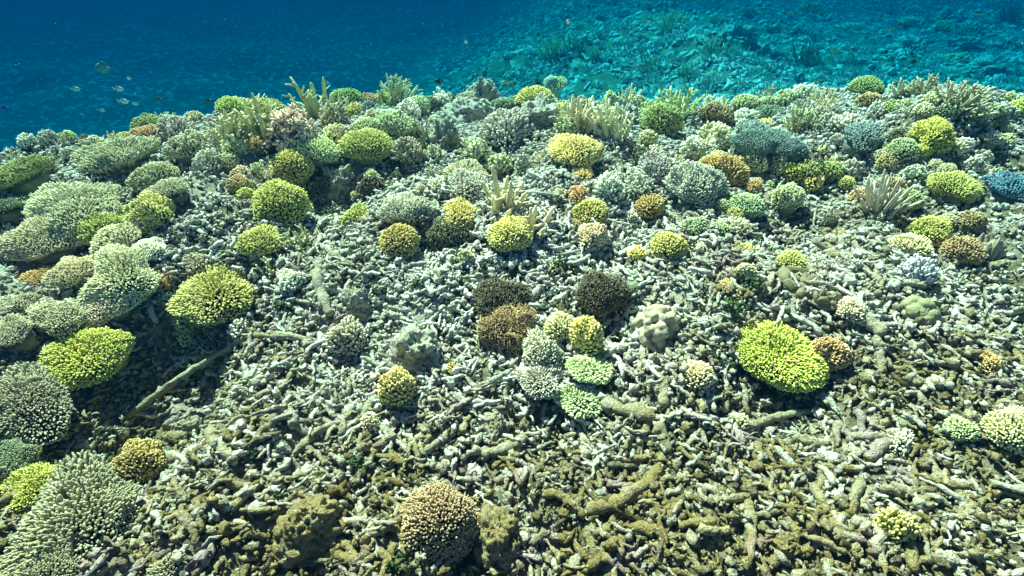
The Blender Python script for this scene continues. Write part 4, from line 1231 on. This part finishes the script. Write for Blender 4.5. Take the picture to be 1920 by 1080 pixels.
protos = []
for i in range(4):
    v = finger_dome(0.3, 0.2, 150, r_, irr=0.3, fl=0.35, sides=5); protos.append(("far_dome_coral", mesh("far_dome_coral", v[0], v[1], v[2], M_COR, True, v[3])))
for i in range(3):
    v = staghorn(0.3, 0.28, 16, 0.02, r_); protos.append(("far_staghorn_coral", mesh("far_staghorn_coral", v[0], v[1], v[2], M_COR, True, v[3])))
for i in range(3):
    v = rock(0.3, 0.22, r_, 0.7); protos.append(("far_reef_rock", mesh("far_reef_rock", v[0], v[1], v[2], M_RUB, True)))
FARLAB = {"far_dome_coral": ("rounded coral head on the hazy far reef", "coral"), "far_staghorn_coral": ("branching coral thicket on the hazy far reef", "coral"), "far_reef_rock": ("lumpy rock on the hazy far reef", "rock")}
for i in range(90):
    px, py = r_.uniform(1010, 1910), r_.uniform(12, 150)
    if px < 1100 and py < (1100 - px) * 1.2: continue
    P, t = far_point(px, py)
    if P is None: continue
    nm, me = protos[r_.integers(0, len(protos))]
    o = obj(nm, me, None, PAL[r_.choice(['pg', 'gg', 'cream', 'beige', 'dg', 'gb'])])
    o.location = P - np.array([0, 0, 0.03]); o.rotation_euler = (r_.normal(0, .15), r_.normal(0, .15), r_.uniform(0, 6)); s = r_.uniform(0.6, 1.0) * r_.choice([1, 1.4, 2.4]); o.scale = (s, s, s * r_.uniform(0.7, 1.2))
    lab, cat = FARLAB[nm]; tag(o, lab, cat, lab.replace("on the", "scattered over the"))

# a pillar of reef rock with a table coral, just beyond the brow
def far_single(kind, px, py, wpx, hpx, dist, label, col):
    _seed[0] += 1; r = np.random.default_rng(_seed[0])
    d = px_dir(px, py); P = d * dist + np.array([0, 0, CAM_H]); R = wpx * dist / 960 / 2
    gz = float(ground(P[0], P[1]))
    o = empty("pillar_table_coral", (P[0], P[1], gz))
    v = finger_dome(R, R * 0.45, 170, r, irr=0.2, fl=0.3, updir=0.4); H = P[2] - gz
    obj("branch_crown", mesh("branch_crown", v[0] + np.array([0, 0, H]), v[1], v[2], M_COR, True, v[3]), o, PAL[col])
    k = 8; s = np.linspace(0, 1, k)
    tb = tubes(np.stack([0.06 * np.sin(s * 5), 0.05 * np.cos(s * 4), s * (H + 0.05)], 1)[None], (R * (0.95 - 0.6 * s + 0.25 * s ** 4))[None], 14)
    V = tb[0] * 1.0; V = V + (noise3(V, 6, 3) * 0.25 * R)[:, None]
    obj("rock_pillar", mesh("rock_pillar", V, tb[1], tb[2], M_RUB), o)
    tag(o, label, "coral")
far_single('t', 1043, 156, 46, 26, 5.6, "green table coral on a rock pillar in the blue gap right of the knob", 'pg')

# countless small far corals and rubble that read as one texture
def build_far():
    r = np.random.default_rng(99)
    pr = []
    for i in range(5):
        V, Q, T = sphere(9, 7); pr.append((V * 0.07 * r.uniform(0.6, 1.4, 3) * (1 + 0.9 * noise3(V + i * 7, 2.0, 3))[:, None], Q, T))
    for i in range(5):
        v = staghorn(0.16, 0.13, 6, 0.014, r, 1, 2); pr.append((v[0], v[1], v[2]))
    for i in range(4):
        pr.append(rubble_proto(r, 0.25, 0.03, 5, 6))
    n = 40000
    y = 4.2 + 34 * r.random(n) ** 1.5; x = (0.0 + 0.1 * y) + r.uniform(-0.25, 1.25, n) * (y * 0.95)
    rr = np.hypot(x, y); ok = rr > 5.3
    x, y = x[ok], y[ok]
    clump = fbm2(x, y, 1.1, 2, 11); ok = clump > r.normal(-0.1, 0.22, len(x)); x, y = x[ok], y[ok]
    nm = gnormal(x, y); P = np.stack([x, y, ground(x, y)], 1) + nm * 0.02
    V, Q, T = scatter(pr, P, nm, r, 0.2, 0.5, 1.7)
    tag(obj("far_reef_growth", mesh("far_reef_growth", V, Q, T, M_RUB)), "hazy carpet of small corals on the far reef", "reef", kind="stuff")
build_far()

# ------------------------------------------------------------------ the water itself: one even volume round everything
def haze():
    x0, x1, y0, y1, z0, z1 = -128, 128, -128, 128, -13.0, CAM_H + 0.25
    V = np.array([(x, y, z) for z in (z0, z1) for y in (y0, y1) for x in (x0, x1)])
    Q = [(0, 2, 3, 1), (4, 5, 7, 6), (0, 1, 5, 4), (2, 6, 7, 3), (0, 4, 6, 2), (1, 3, 7, 5)]
    m = bpy.data.materials.new("sea_water"); m.use_nodes = True
    n = m.node_tree.nodes; n.clear()
    out = n.new("ShaderNodeOutputMaterial"); pv = n.new("ShaderNodeVolumePrincipled")
    pv.inputs["Color"].default_value = (0.0, 0.0105, 0.0245, 1)
    pv.inputs["Absorption Color"].default_value = (0.0, 0.59, 0.735, 1)
    pv.inputs["Density"].default_value = 0.21
    pv.inputs["Anisotropy"].default_value = 0.0
    m.node_tree.links.new(pv.outputs[0], out.inputs["Volume"])
    o = obj("haze", mesh("haze", V, Q, None, m, False))
    tag(o, kind="stuff")
haze()
